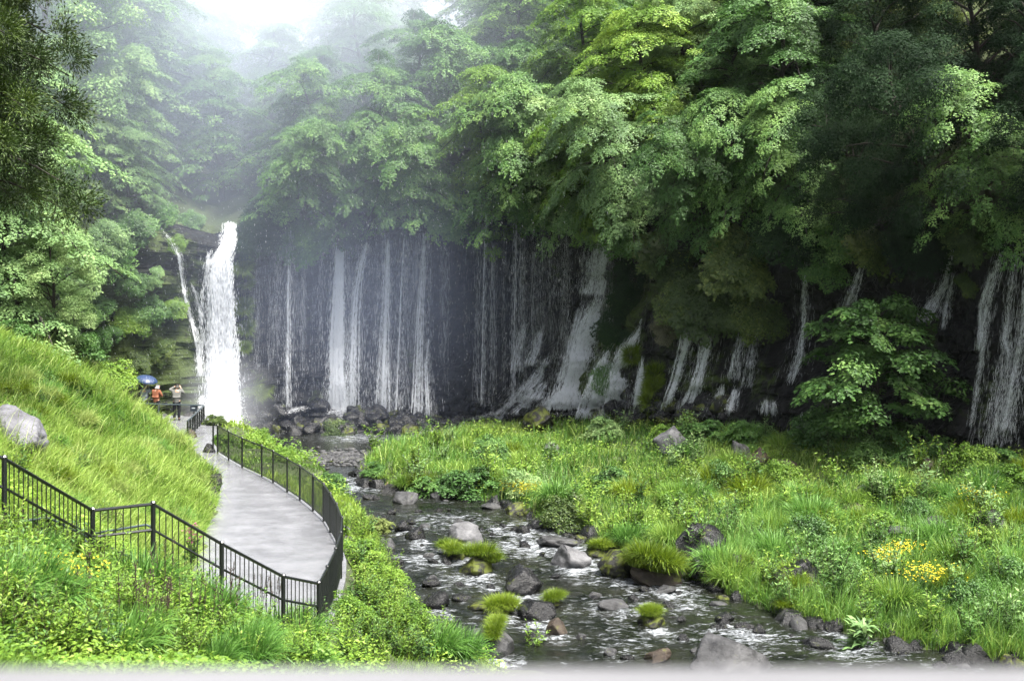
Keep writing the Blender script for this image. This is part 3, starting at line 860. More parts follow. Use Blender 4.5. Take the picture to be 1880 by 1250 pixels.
# talus at the foot of the falls
tal = []
for k in range(130):
    a = rng.uniform(455, 1330)
    y = np.interp(a, [455, 560, 640, 780, 900, 1000, 1330], [792, 790, 795, 802, 788, 772, 768]) - abs(rng.normal(0, 16))
    q = pick(a, y)
    if q is None: continue
    s = rng.uniform(.28, .85) * (1.25 if 560 < a < 820 else 1)
    o = link('boulder', rock_mesh(2000 + k, 3), M['rock_dark' if k % 5 else 'rock_moss'])
    o.location = (q[0], q[1] - .1, q[2] + s * .1); o.scale = (s * rng.uniform(.8, 1.3), s, s * rng.uniform(.55, .9)); o.rotation_euler = (rng.normal(0, .2), rng.normal(0, .2), rng.uniform(0, 6.3))
    props(o, 'black wet boulder in the rubble at the foot of the curtain falls', 'boulder', 'black boulders at the foot of the falls')
for k in range(70):
    a = float(np.clip(rng.normal(650, 95), 470, 850)); f_ = rng.random()
    Y = 79.2 + 3.6 * f_; s = rng.uniform(.28, .72)
    o = link('boulder', rock_mesh(3000 + k, 3), M['rock_dark' if k % 6 else 'rock_moss'])
    hmx = .95 * math.exp(-((a - 650) / 120) ** 2)
    o.location = ((a - 940) / F * Y, Y, -.75 + f_ * hmx + .1); o.scale = (s * rng.uniform(.8, 1.4), s, s * rng.uniform(.6, .95)); o.rotation_euler = (rng.normal(0, .25), rng.normal(0, .25), rng.uniform(0, 6.3))
    props(o, 'black wet boulder piled in the mound under the curtain falls', 'boulder', 'black boulders piled under the curtain falls')
# gravel bar at the pool outlet
gq = []
r = np.random.default_rng(5)
Vb, Fb = ICO[2]
n = 700
cxy = np.c_[r.normal(-8.6, 1.5, n), r.normal(70.0, 1.3, n)]
GV = []; 
for k in range(n):
    s = r.uniform(.04, .15)
    V = Vb * (1 + fbm(Vb * 1.5 + k * 3.1, 4, 2) * .3)[:, None] * np.array([s * r.uniform(.8, 1.5), s, s * .6])
    GV.append(V + np.array([cxy[k, 0], cxy[k, 1], WZ(cxy[k, 1]) + .015]))
Fall = np.concatenate([Fb + i * len(Vb) for i in range(n)])
g = link('gravel', mesh_np('gravel', np.concatenate(GV), Fall, smooth=True), M['rock_grey'])
props(g, 'bar of dark gravel breaking the water at the outlet of the pool', 'gravel', kind='stuff')

# ------------------------------------------------------------------ waterfalls
m, nt, out = newmat('falling_water')
p = nd(nt, 'ShaderNodeBsdfPrincipled', i_Roughness=0.35)
p.inputs['Base Color'].default_value = (.90, .92, .96, 1)
tr = nt.nodes.new('ShaderNodeBsdfTranslucent'); tr.inputs[0].default_value = (.86, .88, .92, 1)
mx = nt.nodes.new('ShaderNodeMixShader'); mx.inputs[0].default_value = .45
nt.links.new(p.outputs[0], mx.inputs[1]); nt.links.new(tr.outputs[0], mx.inputs[2]); nt.links.new(mx.outputs[0], out.inputs['Surface'])
M['fall'] = m


def fall_arrays(pts, dens, wq=.022, lq=.22, pull=.30, spread=.42, depth=.25, seed=0, free=False, skinny=1.5):
    """many small slivers of water along a centreline picked on the cliff"""
    r = np.random.default_rng(seed + int(pts[0][0] * 3))
    wq *= .50; lq *= 1.25; dens *= 2.1
    pts = np.array(pts, float)
    sy = np.linspace(0, 1, 40)
    ll = np.concatenate([[0], np.cumsum(np.hypot(np.diff(pts[:, 0]), np.diff(pts[:, 1])))]); ll /= ll[-1]
    cxp, cyp, cwp = (np.interp(sy, ll, pts[:, k]) for k in range(3))
    if not free: cwp = cwp * (1 + .40 * sy)
    C = []
    for a, b_ in zip(cxp, cyp):
        q = pick(a, b_, pull)
        C.append(q if q is not None else C[-1])
    C = np.array(C)
    if free:                                                  # water thrown clear of the rock falls in one plane
        Ym = np.minimum.accumulate(C[:, 1]); Ym = np.convolve(np.pad(Ym, 4, mode='edge'), np.ones(9) / 9, 'valid')
    else:
        Ym = np.convolve(np.pad(C[:, 1], 2, mode='edge'), np.ones(5) / 5, 'valid'); Ym = np.minimum(Ym, C[:, 1])
    C = np.stack([at(a, b_, Y) for a, b_, Y in zip(cxp, cyp, Ym)])
    Wd = cwp / F * C[:, 1]
    seglen = np.linalg.norm(np.diff(C, axis=0), axis=1)
    area = (seglen * (Wd[:-1] + Wd[1:]) / 2)
    n = int(dens * area.sum()) + 20
    pos_ = np.linspace(0, 1, len(area))
    pr = area * ((.12 + .88 * sstep(0, .22, pos_)) if not free else 1)
    pr = pr / pr.sum()
    k = r.choice(len(pr), n, p=pr)
    f = r.random(n)
    # strands: lateral positions cluster along persistent lines
    nst = max(3, int(cwp.max() / 5 * skinny))
    strand = r.normal(0, spread, nst)
    sid = r.integers(0, nst, n)
    arc_ = (np.concatenate([[0], np.cumsum(seglen)])[k] + f * seglen[k])
    wander = fbm(np.c_[arc_ * .55, sid * 7.3, np.full(n, seed)], 13, 3) * (.18 if free else .55)
    thick = vnoise(np.c_[arc_ * .9, sid * 3.7, np.full(n, seed)], 15)
    lat = np.where((r.random(n) < .80) & (r.random(n) < .25 + 1.1 * thick), strand[sid] + wander + r.normal(0, .06, n), r.normal(0, spread, n) + wander * .5)
    lat = np.clip(lat, -1.1, 1.1)
    c = C[k] * (1 - f)[:, None] + C[k + 1] * f[:, None]
    w = Wd[k] * (1 - f) + Wd[k + 1] * f
    d = C[k + 1] - C[k]; d /= np.linalg.norm(d, axis=1)[:, None] + 1e-9
    sideways = np.array([1.0, 0, 0])
    pos = c + sideways * (lat * w * .5 * 1.15)[:, None] + np.c_[np.zeros(n), r.uniform(-depth, depth * .3, n), r.normal(0, .05, n)]
    hw = wq * r.uniform(.4, 1.5, n); hl = lq * r.uniform(.3, 1.4, n)
    yaw = r.normal(0, .6, n)
    sx = np.c_[np.cos(yaw), np.sin(yaw), r.normal(0, .1, n)] * hw[:, None]
    dd = d + np.c_[r.normal(0, .05, n), r.normal(0, .08, n), np.zeros(n)]
    up = dd * hl[:, None] * .5
    V4 = np.stack([pos - up, pos + sx * .5 + up * r.uniform(-.4, .4, n)[:, None], pos + up, pos - sx * .5 + up * r.uniform(-.4, .4, n)[:, None]], 1)
    return V4


def waterfall(label, strands, group=None):
    extra = []
    for s in strands:                                         # a loose veil of finer drops round each thrown thread
        if not s.get('free') and s['pts'][0][0] < 1780: extra.append(dict(pts=[(a, b_, w * 1.7 + 5) for a, b_, w in s['pts']], dens=36, wq=.014, lq=.3, depth=.5, skinny=2.5, spread=.5))
        elif max(q[2] for q in s['pts']) < 50:
            extra.append(dict(pts=[(a + 2, b_, w * 2.6 + 4) for a, b_, w in s['pts']], dens=42, wq=.014, lq=.34, free=True, depth=.6, skinny=2.5, spread=.5))
    V4 = np.concatenate([fall_arrays(seed=i * 7, **s) for i, s in enumerate(list(strands) + extra)])
    V, fc = quads(V4)
    o = link('waterfall', mesh_np('waterfall', V, fc), M['fall'])
    props(o, label, 'waterfall', group)
    return o


D = dict
A1 = [(424, 412, 22), (421, 440, 28), (406, 475, 42), (403, 520, 52), (405, 600, 62), (405, 680, 70), (407, 740, 72), (410, 795, 74)]
waterfall('tall thick white waterfall plunging beside the viewing platform', [D(pts=A1, dens=900, wq=.045, lq=.24, spread=.36, depth=.5, free=True, skinny=1.6), D(pts=[(a, b_, w * .72) for a, b_, w in A1], dens=420, wq=.05, lq=.3, depth=.3, free=True, skinny=2),
          D(pts=[(a + 4, b_, w * 1.08) for a, b_, w in A1[3:]], dens=160, wq=.02, lq=.14, depth=.7, free=True)])
waterfall('thin zigzag side stream running down the mossy rock into the tall waterfall', [D(pts=[(297, 420, 3), (318, 445, 6), (332, 470, 8), (337, 520, 6), (345, 560, 6), (358, 600, 7), (367, 640, 8), (370, 690, 6)], dens=600, wq=.03, lq=.16)])
waterfall('faint trickle between the side stream and the tall waterfall', [D(pts=[(352, 520, 4), (360, 540, 8), (372, 590, 6)], dens=260, wq=.02), D(pts=[(385, 460, 8), (380, 520, 8)], dens=350, wq=.02)])
waterfall('faint lone thread of water on the dark wall next to the tall waterfall', [D(pts=[(531, 455, 5), (530, 560, 9), (529, 700, 12), (529, 745, 14)], dens=198, wq=.02, lq=.3, free=True)])
waterfall('widest and whitest thread of the curtain falls', [D(pts=[(625, 452, 17), (623, 520, 22), (620, 600, 27), (619, 680, 31), (622, 752, 42)], dens=620, wq=.032, lq=.26, free=True, skinny=1.5), D(pts=[(623, 460, 12), (618, 700, 18), (620, 750, 24)], dens=500, wq=.03, lq=.3, free=True)])
waterfall('curving thread of the curtain falls leaning in beside the whitest one', [D(pts=[(673, 448, 7), (660, 490, 14), (652, 540, 17), (648, 600, 18), (644, 752, 26)], dens=420, wq=.025, lq=.24, free=True)])
waterfall('bright beaded thread in the middle of the curtain falls', [D(pts=[(712, 443, 8), (710, 500, 12), (706, 600, 17), (702, 755, 28)], dens=430, wq=.026, lq=.24, free=True)])
waterfall('narrow long thread on the far side of the bright beaded one', [D(pts=[(779, 430, 5), (776, 520, 9), (771, 600, 12), (766, 765, 18)], dens=420, wq=.024, lq=.24, free=True)])
waterfall('dim thread between the bright beaded thread and the narrow long one', [D(pts=[(742, 440, 6), (736, 560, 10), (728, 765, 16)], dens=126, wq=.02, lq=.26, free=True)])
waterfall('short low spout below the narrow long thread', [D(pts=[(787, 625, 3), (782, 670, 9), (786, 760, 16)], dens=380, wq=.024, lq=.2, free=True)])
waterfall('dim thread beginning high under overhanging leaves in the dark middle wall', [D(pts=[(894, 388, 9), (890, 560, 10), (887, 740, 12)], dens=90, wq=.02, lq=.3, free=True)])
waterfall('second dim high thread in the dark middle wall, nearer the stepped cascade', [D(pts=[(948, 395, 8), (945, 560, 10), (943, 745, 10)], dens=78, wq=.02, lq=.3, free=True)])
waterfall('long white stepped cascade spreading over a rock shoulder', [
    D(pts=[(1113, 412, 16), (1106, 470, 40), (1096, 540, 54)], dens=300, wq=.024, lq=.2), D(pts=[(1106, 540, 24), (1092, 575, 38), (1076, 620, 38), (1062, 670, 36), (1052, 710, 44), (1042, 750, 66)], dens=520, wq=.038, lq=.2),
    D(pts=[(1070, 560, 18), (1052, 640, 22), (1040, 700, 26)], dens=280, wq=.02), D(pts=[(1050, 705, 20), (1022, 735, 30), (1000, 755, 26)], dens=460, wq=.035)])
waterfall('scattered small cascade tumbling over black rock at the near side of the dark wall', [D(pts=[(1008, 650, 8), (992, 690, 26), (965, 725, 40), (925, 770, 24)], dens=420, wq=.03, lq=.16), D(pts=[(1000, 700, 20), (975, 735, 26), (950, 760, 20)], dens=380, wq=.028)])
waterfall('faint veil above the scattered small cascade', [D(pts=[(966, 588, 5), (955, 620, 14), (945, 680, 14)], dens=200, wq=.02), D(pts=[(996, 598, 6), (985, 640, 20), (975, 670, 18)], dens=300, wq=.022)])
waterfall('leaning cascade pouring from under the ivy covered rock', [D(pts=[(1178, 588, 4), (1168, 615, 12), (1150, 640, 28), (1136, 680, 36), (1128, 740, 40), (1128, 768, 44)], dens=620, wq=.03, lq=.18)])
waterfall('short bright cascade partly behind a green bush beside the leaning cascade', [D(pts=[(1117, 640, 8), (1106, 680, 24), (1098, 730, 38), (1094, 766, 42)], dens=850, wq=.035, lq=.18)])
waterfall('slim smooth spout between two mossy rock ribs', [D(pts=[(1179, 655, 5), (1176, 690, 13), (1168, 740, 16), (1164, 774, 14)], dens=800, wq=.03, lq=.24)])
waterfall('slanting thin cascade under the hanging olive shrubs', [D(pts=[(1268, 598, 24), (1258, 640, 18), (1245, 690, 15), (1226, 740, 11), (1215, 762, 8)], dens=520, wq=.028, lq=.18)])
waterfall('cascade beside the black knob of rock', [D(pts=[(1302, 610, 16), (1296, 640, 20), (1286, 680, 14), (1276, 720, 18), (1264, 756, 26)], dens=600, wq=.03, lq=.18)])
waterfall('little spout low on black rock, first past the cascade by the black knob', [D(pts=[(1325, 705, 10), (1315, 740, 16), (1303, 766, 14)], dens=480, wq=.028)])
waterfall('little spout low on black rock directly under a dim veil', [D(pts=[(1352, 712, 10), (1343, 740, 16), (1338, 760, 8)], dens=420, wq=.028)])
waterfall('dim veil above the little spouts on black rock', [D(pts=[(1362, 600, 10), (1346, 695, 18)], dens=160, wq=.02)])
waterfall('dim narrow veil on black rock ending above the dripping ledge', [D(pts=[(1390, 590, 10), (1372, 710, 16)], dens=110, wq=.02)])
waterfall('tall dim thread in the black recess beside the young tree', [D(pts=[(1479, 470, 10), (1475, 600, 12), (1466, 660, 16), (1452, 700, 16)], dens=200, wq=.022)])
waterfall('tiny dripping spout on the ledge above the small spring fall', [D(pts=[(1408, 735, 12), (1406, 756, 12)], dens=380, wq=.022)])
waterfall('tinier dripping spout on the same ledge, nearer the young tree', [D(pts=[(1422, 735, 8), (1421, 758, 8)], dens=350, wq=.022)])
waterfall('small spring fall gushing out beside the bush under the young tree', [D(pts=[(1470, 760, 6), (1466, 790, 14), (1440, 815, 14), (1426, 838, 16)], dens=950, wq=.034, lq=.16)])
waterfall('short forked trickle behind the top of the young tree', [D(pts=[(1582, 485, 6), (1562, 548, 14), (1553, 580, 14)], dens=320, wq=.024)])
waterfall('wide pale veil on the rock slab just past the young tree', [D(pts=[(1750, 440, 6), (1735, 520, 14), (1712, 560, 30), (1698, 590, 30)], dens=230, wq=.024), D(pts=[(1752, 500, 5), (1738, 560, 12), (1732, 600, 10)], dens=200, wq=.022)])
waterfall('first braided fall at the near end of the cliff', [D(pts=[(1842, 440, 8.7), (1816, 540, 9.9), (1806, 600, 8.7), (1798, 680, 7.4), (1782, 780, 6.2)], dens=315, wq=.017, lq=.16), D(pts=[(1820, 490, 5.0), (1800, 560, 7.4), (1796, 640, 7.4)], dens=450, wq=.016)])
waterfall('second braided fall at the near end of the cliff, widening into spray', [D(pts=[(1866, 440, 7.4), (1850, 560, 8.7), (1846, 640, 11.2), (1832, 740, 22.3), (1822, 815, 31.0)], dens=195, wq=.016, lq=.18), D(pts=[(1850, 580, 5.0), (1842, 620, 7.4), (1852, 650, 6.2)], dens=450, wq=.016)])
waterfall('bright nearest fall at the very end of the cliff', [D(pts=[(1890, 450, 8.7), (1878, 600, 13.6), (1862, 690, 18.6), (1842, 790, 24.8)], dens=315, wq=.017, lq=.18)])

# white water on the talus
fo = []
for pts in ([(590, 745, 36), (640, 760, 50), (700, 768, 44), (760, 772, 40)], [(600, 752, 30), (640, 770, 40), (690, 776, 30)], [(690, 768, 24), (715, 780, 36), (740, 772, 24)], [(730, 776, 30), (765, 790, 46), (780, 806, 20)], [(640, 745, 50), (600, 760, 30)], [(790, 770, 10), (800, 790, 10), (785, 802, 12)],
            [(860, 770, 20), (930, 752, 14)], [(900, 778, 30), (935, 786, 26)], [(560, 745, 20), (530, 756, 14)], [(480, 772, 6), (465, 790, 10)], [(1000, 757, 16), (1060, 760, 16), (1110, 766, 16)]):
    fo.append(fall_arrays(pts, 190, wq=.06, lq=.09, pull=.45, depth=.7, seed=3, spread=.6))
V, fc = quads(np.concatenate(fo))
o = link('white_water', mesh_np('white_water', V, fc), M['fall']); props(o, 'white water breaking over the black rubble below the curtain falls', 'white water', kind='stuff')
# fine curtain of drips over the whole dark wall
n = 9000
V4 = []
r = np.random.default_rng(77)
cols = r.uniform(455, 1120, 130)
for a in cols:
    q0 = pick(a, r.uniform(400, 470), .35); 
    if q0 is None: continue
    z1 = r.uniform(-.2, 5); k = r.integers(40, 200)
    zz = r.uniform(z1, q0[2], k)
    pos = np.c_[q0[0] + r.normal(0, .11, k) + .0 * zz, np.full(k, q0[1] - .45) - .08 * (q0[2] - zz), zz]
    w = .0030 * r.uniform(.5, 1.4, k); l = r.uniform(.1, .8, k)
    V4.append(np.stack([pos + np.c_[np.zeros(k), np.zeros(k), -l / 2], pos + np.c_[w / 2, np.zeros(k), np.zeros(k)], pos + np.c_[np.zeros(k), np.zeros(k), l / 2], pos - np.c_[w / 2, np.zeros(k), np.zeros(k)]], 1))
V, fc = quads(np.concatenate(V4))
o = link('dripping_water', mesh_np('dripping_water', V, fc), M['fall']); props(o, 'fine threads of dripping water all over the dark middle wall', 'dripping water', kind='stuff')
n = 5200
sx = r.normal(0, 1, n); pos = np.c_[r.uniform(-24, 16, n), r.uniform(58, 82, n), r.uniform(-.6, 17, n)]
keepm = (pos[:, 0] < 2 + 0.4 * r.normal(0, 4, n))
pos = pos[keepm]; n = len(pos)
w = .0045 * r.uniform(.5, 1.3, n); l = r.uniform(.03, .14, n); O = np.zeros(n)
V4 = np.stack([pos + np.c_[l * .1, O, -l / 2], pos + np.c_[w, O, O], pos + np.c_[-l * .1, O, l / 2], pos - np.c_[w, O, O]], 1)
V, fc = quads(V4)
o = link('rain', mesh_np('rain', V, fc), M['fall']); props(o, 'fine bright raindrops and spray drifting before the falls', 'rain', kind='stuff')
# ------------------------------------------------------------------ foliage generators
def unit(v): return v / (np.linalg.norm(v, axis=-1, keepdims=True) + 1e-9)


def leaf_quads(pos, nrm, d, ln, wd):
    nrm = unit(nrm); d = unit(d - nrm * (d * nrm).sum(-1, keepdims=True)); s = np.cross(nrm, d)
    ln = np.broadcast_to(ln, (len(pos),))[:, None]; wd = np.broadcast_to(wd, (len(pos),))[:, None]
    mid = pos + d * ln * .45 + nrm * ln * .06
    return np.stack([pos, mid + s * wd * .5, pos + d * ln, mid - s * wd * .5], 1)


def pad_leaves(r, c, out, rad, n, leaf, droop=.30, slope=0.0):
    """one flat spray: twigs fan from the inner end, leaves sit in pairs along them"""
    nt = 11
    out = out / (np.linalg.norm(out) + 1e-9)
    a0 = math.atan2(out[1], out[0])
    ta = a0 + np.linspace(-2.5, 2.5, nt) + r.normal(0, .12, nt)
    tl = rad * (1 - .30 * np.abs(np.linspace(-1, 1, nt))) * r.uniform(.7, 1.15, nt)
    k = r.integers(0, nt, n); f = r.random(n) ** .65
    rr = tl[k] * f
    an = ta[k] + r.normal(0, .10, n) / (.4 + f)
    pos = np.c_[np.cos(an) * rr, np.sin(an) * rr, -droop * rr * rr / rad + .10 * rad + r.normal(0, .045, n) * rad]
    pos[:, 2] -= slope * (pos[:, 0] * out[0] + pos[:, 1] * out[1])
    pos = pos + r.normal(0, .03, (n, 3)) * rad + c
    nrm = np.c_[np.cos(an) * .35 + slope * out[0], np.sin(an) * .35 + slope * out[1], np.ones(n)] + r.normal(0, .24, (n, 3))
    la = an + r.choice([-.9, 0, .9], n) + r.normal(0, .3, n)
    d = np.c_[np.cos(la), np.sin(la), -.35 + r.normal(0, .2, n)]
    s = leaf * r.uniform(.6, 1.25, n)
    return leaf_quads(pos, nrm, d, s, s * .72)


def clump_leaves(r, c, rad, n, leaf, flat=.8):
    v = unit(r.normal(size=(n, 3))); v[:, 2] = np.where(v[:, 2] < -.25, -v[:, 2], v[:, 2])
    rr = rad * r.uniform(.55, 1.05, n)[:, None] * (1 + .25 * vnoise(v * 2.2 + c, 5)[:, None] - .12)
    pos = c + v * rr * np.array([1, 1, flat])
    nrm = v + np.array([0, 0, .7]) + r.normal(0, .45, (n, 3))
    d = v + r.normal(0, .6, (n, 3)) + np.array([0, 0, -.3])
    s = leaf * r.uniform(.6, 1.25, n)
    return leaf_quads(pos, nrm, d, s, s * .62)


def trunk_mesh(name, trunk, tr, limbs):
    mb = MB(); mb.tube(trunk, tr, 9)
    for L_, r0 in limbs: mb.tube(L_, np.linspace(r0, r0 * .25, len(L_)), 6)
    fs = [np.concatenate(mb.f[k]) for k in (3, 4) if mb.f[k]]
    return mesh_np(name, np.concatenate(mb.v), fs, smooth=True)


def crown_mesh(V4, seed, tmean=.45):
    V, fc = quads(V4)
    cen = V4.mean(1)
    r = np.random.default_rng(seed)
    tint = np.clip(tmean + fbm(cen * .9, seed, 2) * .45 + r.normal(0, .13, len(V4)), 0, 1)
    return mesh_np('crown', V, fc, tint=tint)


def make_maple(seed, Ht=10, spread=3.9, nl=30, leaf=.115, npad=430, low=.08, padr=(.75, 1.45)):
    r = np.random.default_rng(seed)
    zt = np.linspace(0, Ht * .9, 9)
    tk = np.c_[np.cumsum(r.normal(0, .26, 9)), np.cumsum(r.normal(0, .26, 9)), zt]; tk[0, :2] = 0
    limbs, V4 = [], []
    for i in range(nl):
        f = (i + .5) / nl
        h = Ht * (low + (.9 - low) * f) + r.normal(0, .35)
        L = spread * (1.0 - .15 * (f < .15)) * math.sqrt(max(.05, 1 - (max(0, f - .25) / .85) ** 2)) * r.uniform(.55, 1.2)
        az = i * 2.39996 + r.normal(0, .3)
        o = np.array([math.cos(az), math.sin(az), 0])
        b0 = np.array([np.interp(h, zt, tk[:, 0]), np.interp(h, zt, tk[:, 1]), h])
        ss = np.linspace(0, 1, 6)
        rise = r.uniform(.25, .55) + .35 * f
        P = b0 + o * (L * ss)[:, None] + np.c_[np.zeros(6), np.zeros(6), L * (rise * ss - .75 * ss ** 2)] + r.normal(0, .05, (6, 3)) * ss[:, None]
        limbs.append((P, .085 * (1.2 - f)))
        sd = np.array([-o[1], o[0], 0])
        for t in np.linspace(.40, 1.0, max(3, int(L * 1.0))):
            for sgn in ((-1, 1) if t < .9 else (0,)):
                c = np.array([np.interp(t, ss, P[:, k]) for k in range(3)]) + sd * sgn * L * .22 * (1.15 - t) * r.uniform(.6, 1.5) + np.array([0, 0, r.normal(0, .12)])
                rad = r.uniform(*padr) * (.75 + .25 * (1 - t))
                V4.append(pad_leaves(r, c, o + sd * sgn * .7, rad, int(npad * rad * rad), leaf, .3, r.uniform(.15, .65)))
    c = tk[-1] + np.array([0, 0, .2])
    for k in range(3): V4.append(pad_leaves(r, c + r.normal(0, .3, 3), r.normal(size=3) * np.array([1, 1, 0]), 1.0, npad, leaf))
    return trunk_mesh('trunk', tk, np.linspace(.20, .05, 9) * Ht / 10, limbs), crown_mesh(np.concatenate(V4), seed)


def make_clumpy(seed, Ht=10, spread=3.4, nc=58, leaf=.115, npc=850, low=.22):
    r = np.random.default_rng(seed)
    zt = np.linspace(0, Ht * .85, 9)
    tk = np.c_[np.cumsum(r.normal(0, .13, 9)), np.cumsum(r.normal(0, .13, 9)), zt]; tk[0, :2] = 0
    limbs, V4 = [], []
    for i in range(nc):
        f = (i + .5) / nc
        h = Ht * (low + (1 - low) * f)
        L = spread * math.sqrt(max(.02, 1 - ((f - .35) / .68) ** 2)) * r.uniform(.55, 1.05)
        az = i * 2.39996 + r.normal(0, .4)
        o = np.array([math.cos(az), math.sin(az), 0])
        hb = max(1.0, h - L * .6)
        b0 = np.array([np.interp(hb, zt, tk[:, 0]), np.interp(hb, zt, tk[:, 1]), min(hb, zt[-1])])
        e = np.array([b0[0], b0[1], h]) + o * L
        if i % 2 == 0: limbs.append((np.array([b0, b0 * .45 + e * .55 + np.array([0, 0, .25]), e]), .06))
        V4.append(clump_leaves(r, e, r.uniform(.6, 1.05), npc, leaf))
    return trunk_mesh('trunk', tk, np.linspace(.20, .05, 9) * Ht / 10, limbs), crown_mesh(np.concatenate(V4), seed)


def make_cedar(seed, Ht=16, spread=3.3, nl=110, n=3400, leaf=.085):
    r = np.random.default_rng(seed)
    zt = np.linspace(0, Ht, 9); tk = np.c_[np.zeros(9), np.zeros(9), zt]
    limbs, V4 = [], []
    for i in range(nl):
        f = (i + .5) / nl
        h = Ht * (.27 + .72 * f); L = spread * (1 - f * .55) * r.uniform(.65, 1.1)
        az = i * 2.39996; o = np.array([math.cos(az), math.sin(az), 0])
        ss = np.linspace(0, 1, 6)
        P = np.array([0, 0, h]) + o * (L * ss)[:, None] + np.c_[np.zeros(6), np.zeros(6), L * (.12 * ss - .38 * ss ** 2)]
        limbs.append((P, .05))
        for t in (.5, .68, .84, 1.0):
            c = np.array([np.interp(t, ss, P[:, k]) for k in range(3)]) + r.normal(0, .18, 3)
            v = unit(r.normal(size=(n // 4, 3)) + o * .6 + np.array([0, 0, .15]))
            rr = r.uniform(.1, .50, n // 4)[:, None] * (.6 + .8 * vnoise(v * 3 + i, 2)[:, None])
            d = v + np.array([0, 0, -.25]) + r.normal(0, .3, v.shape)
            s = leaf * r.uniform(.6, 1.3, len(v))
            V4.append(leaf_quads(c + v * rr, np.cross(v, r.normal(size=v.shape)), d, s, s * .34))
    return trunk_mesh('trunk', tk, np.linspace(.32, .05, 9), limbs), crown_mesh(np.concatenate(V4), seed)


def make_shrub(seed, n=30, leaf=.085, npc=230, hgt=1.0, style='clump'):
    """a unit dome (radius 1) of leaf clumps or drooping sprays, with a few stems"""
    r = np.random.default_rng(seed)
    V4, limbs = [], []
    for i in range(n):
        f = (i + .5) / n
        el = math.asin(f * .98); az = i * 2.39996 + r.normal(0, .3)
        o = np.array([math.cos(az) * math.cos(el), math.sin(az) * math.cos(el), math.sin(el) * hgt])
        e = o * r.uniform(.55, .95) + np.array([0, 0, .12])
        if i % 3 == 0: limbs.append((np.array([[0, 0, -.1], e * .5 + np.array([0, 0, .08]), e]), .022))
        if style == 'clump': V4.append(clump_leaves(r, e, r.uniform(.22, .40), npc, leaf))
        else: V4.append(pad_leaves(r, e, o * np.array([1, 1, 0]) + r.normal(0, .05, 3) * np.array([1, 1, 0]), r.uniform(.32, .52), npc, leaf, .5))
    mb = MB()
    for L_, r0 in limbs: mb.tube(L_, np.linspace(r0, r0 * .3, len(L_)), 5)
    fs = [np.concatenate(mb.f[k]) for k in (3, 4) if mb.f[k]]
    return mesh_np('stem', np.concatenate(mb.v), fs), crown_mesh(np.concatenate(V4), seed, .5)


def wide_blades(b0, dirh, L, lean, w, r, shape=(.25, 1, .85, .0), droop=1.0):
    n = len(b0); seg = len(shape) - 1
    side = np.c_[-dirh[:, 1], dirh[:, 0], r.normal(0, .15, n)]
    pts = [b0]; a = lean * .4
    for k in range(seg):
        pts.append(pts[-1] + (L / seg)[:, None] * (dirh * np.sin(a)[:, None] + np.array([0, 0, 1]) * np.cos(a)[:, None])); a = a + lean * droop * 1.2 / seg
    V = []
    for k, q in enumerate(pts):
        ww = (w * max(shape[k], .04))[:, None]
        V += [q - side * ww, q + side * ww]
    V = np.stack(V, 1); m_ = 2 * (seg + 1); base = (np.arange(n) * m_)[:, None]
    fq = np.concatenate([base + np.array([[2 * k, 2 * k + 1, 2 * k + 3, 2 * k + 2]]) for k in range(seg)], 0)
    return V.reshape(-1, 3), fq, seg


def make_bigleaf(seed, n=110, w=.042):
    r = np.random.default_rng(seed)
    az = r.uniform(0, 2 * PI, n); lean = r.beta(1.6, 1.3, n) * 1.35
    dirh = np.c_[np.cos(az), np.sin(az), np.zeros(n)]
    b0 = np.c_[r.normal(0, .07, (n, 2)), r.random(n) * .62]
    V, fq, seg = wide_blades(b0, dirh, r.uniform(.25, .55, n), lean + .55, w * r.uniform(.7, 1.3, n), r, (.15, .9, 1, .7, 0))
    return mesh_np('leaves', V, fq, tint=np.tile(np.clip(r.normal(.5, .2, n), 0, 1), seg))


def make_weed(seed, ns=9, hgt=.9, leaf=.13, pairs=13, wr=.38):
    r = np.random.default_rng(seed)
    V4 = []; mb = MB()
    for s in range(ns):
        az = r.uniform(0, 2 * PI); ln = r.uniform(.05, .5); h = hgt * r.uniform(.6, 1.1)
        b0 = np.r_[r.normal(0, .09, 2), 0]
        ss = np.linspace(0, 1, 6)
        P = b0 + np.c_[np.cos(az) * ln * ss ** 1.5 * h, np.sin(az) * ln * ss ** 1.5 * h, ss * h]
        mb.tube(P, np.linspace(.007, .003, 6), 4, cap=False)
        k = pairs * 2
        t = r.uniform(.12, 1, k)
        pos = np.stack([np.interp(t, ss, P[:, j]) for j in range(3)], 1)
        la = r.uniform(0, 2 * PI, k)
        d = np.c_[np.cos(la), np.sin(la), r.uniform(-.3, .7, k)]
        nr = np.c_[-np.cos(la) * .4, -np.sin(la) * .4, np.ones(k)] + r.normal(0, .25, (k, 3))
        sz = leaf * (1.25 - .6 * t) * r.uniform(.7, 1.3, k)
        V4.append(leaf_quads(pos, nr, d, sz, sz * wr))
    fs = [np.concatenate(mb.f[k]) for k in (3, 4) if mb.f[k]]
    V4 = np.concatenate(V4)
    V, fc = quads(V4)
    return mesh_np('stem', np.concatenate(mb.v), fs), mesh_np('leaves', V, fc, tint=np.clip(r.normal(.5, .2, len(V4)), 0, 1))


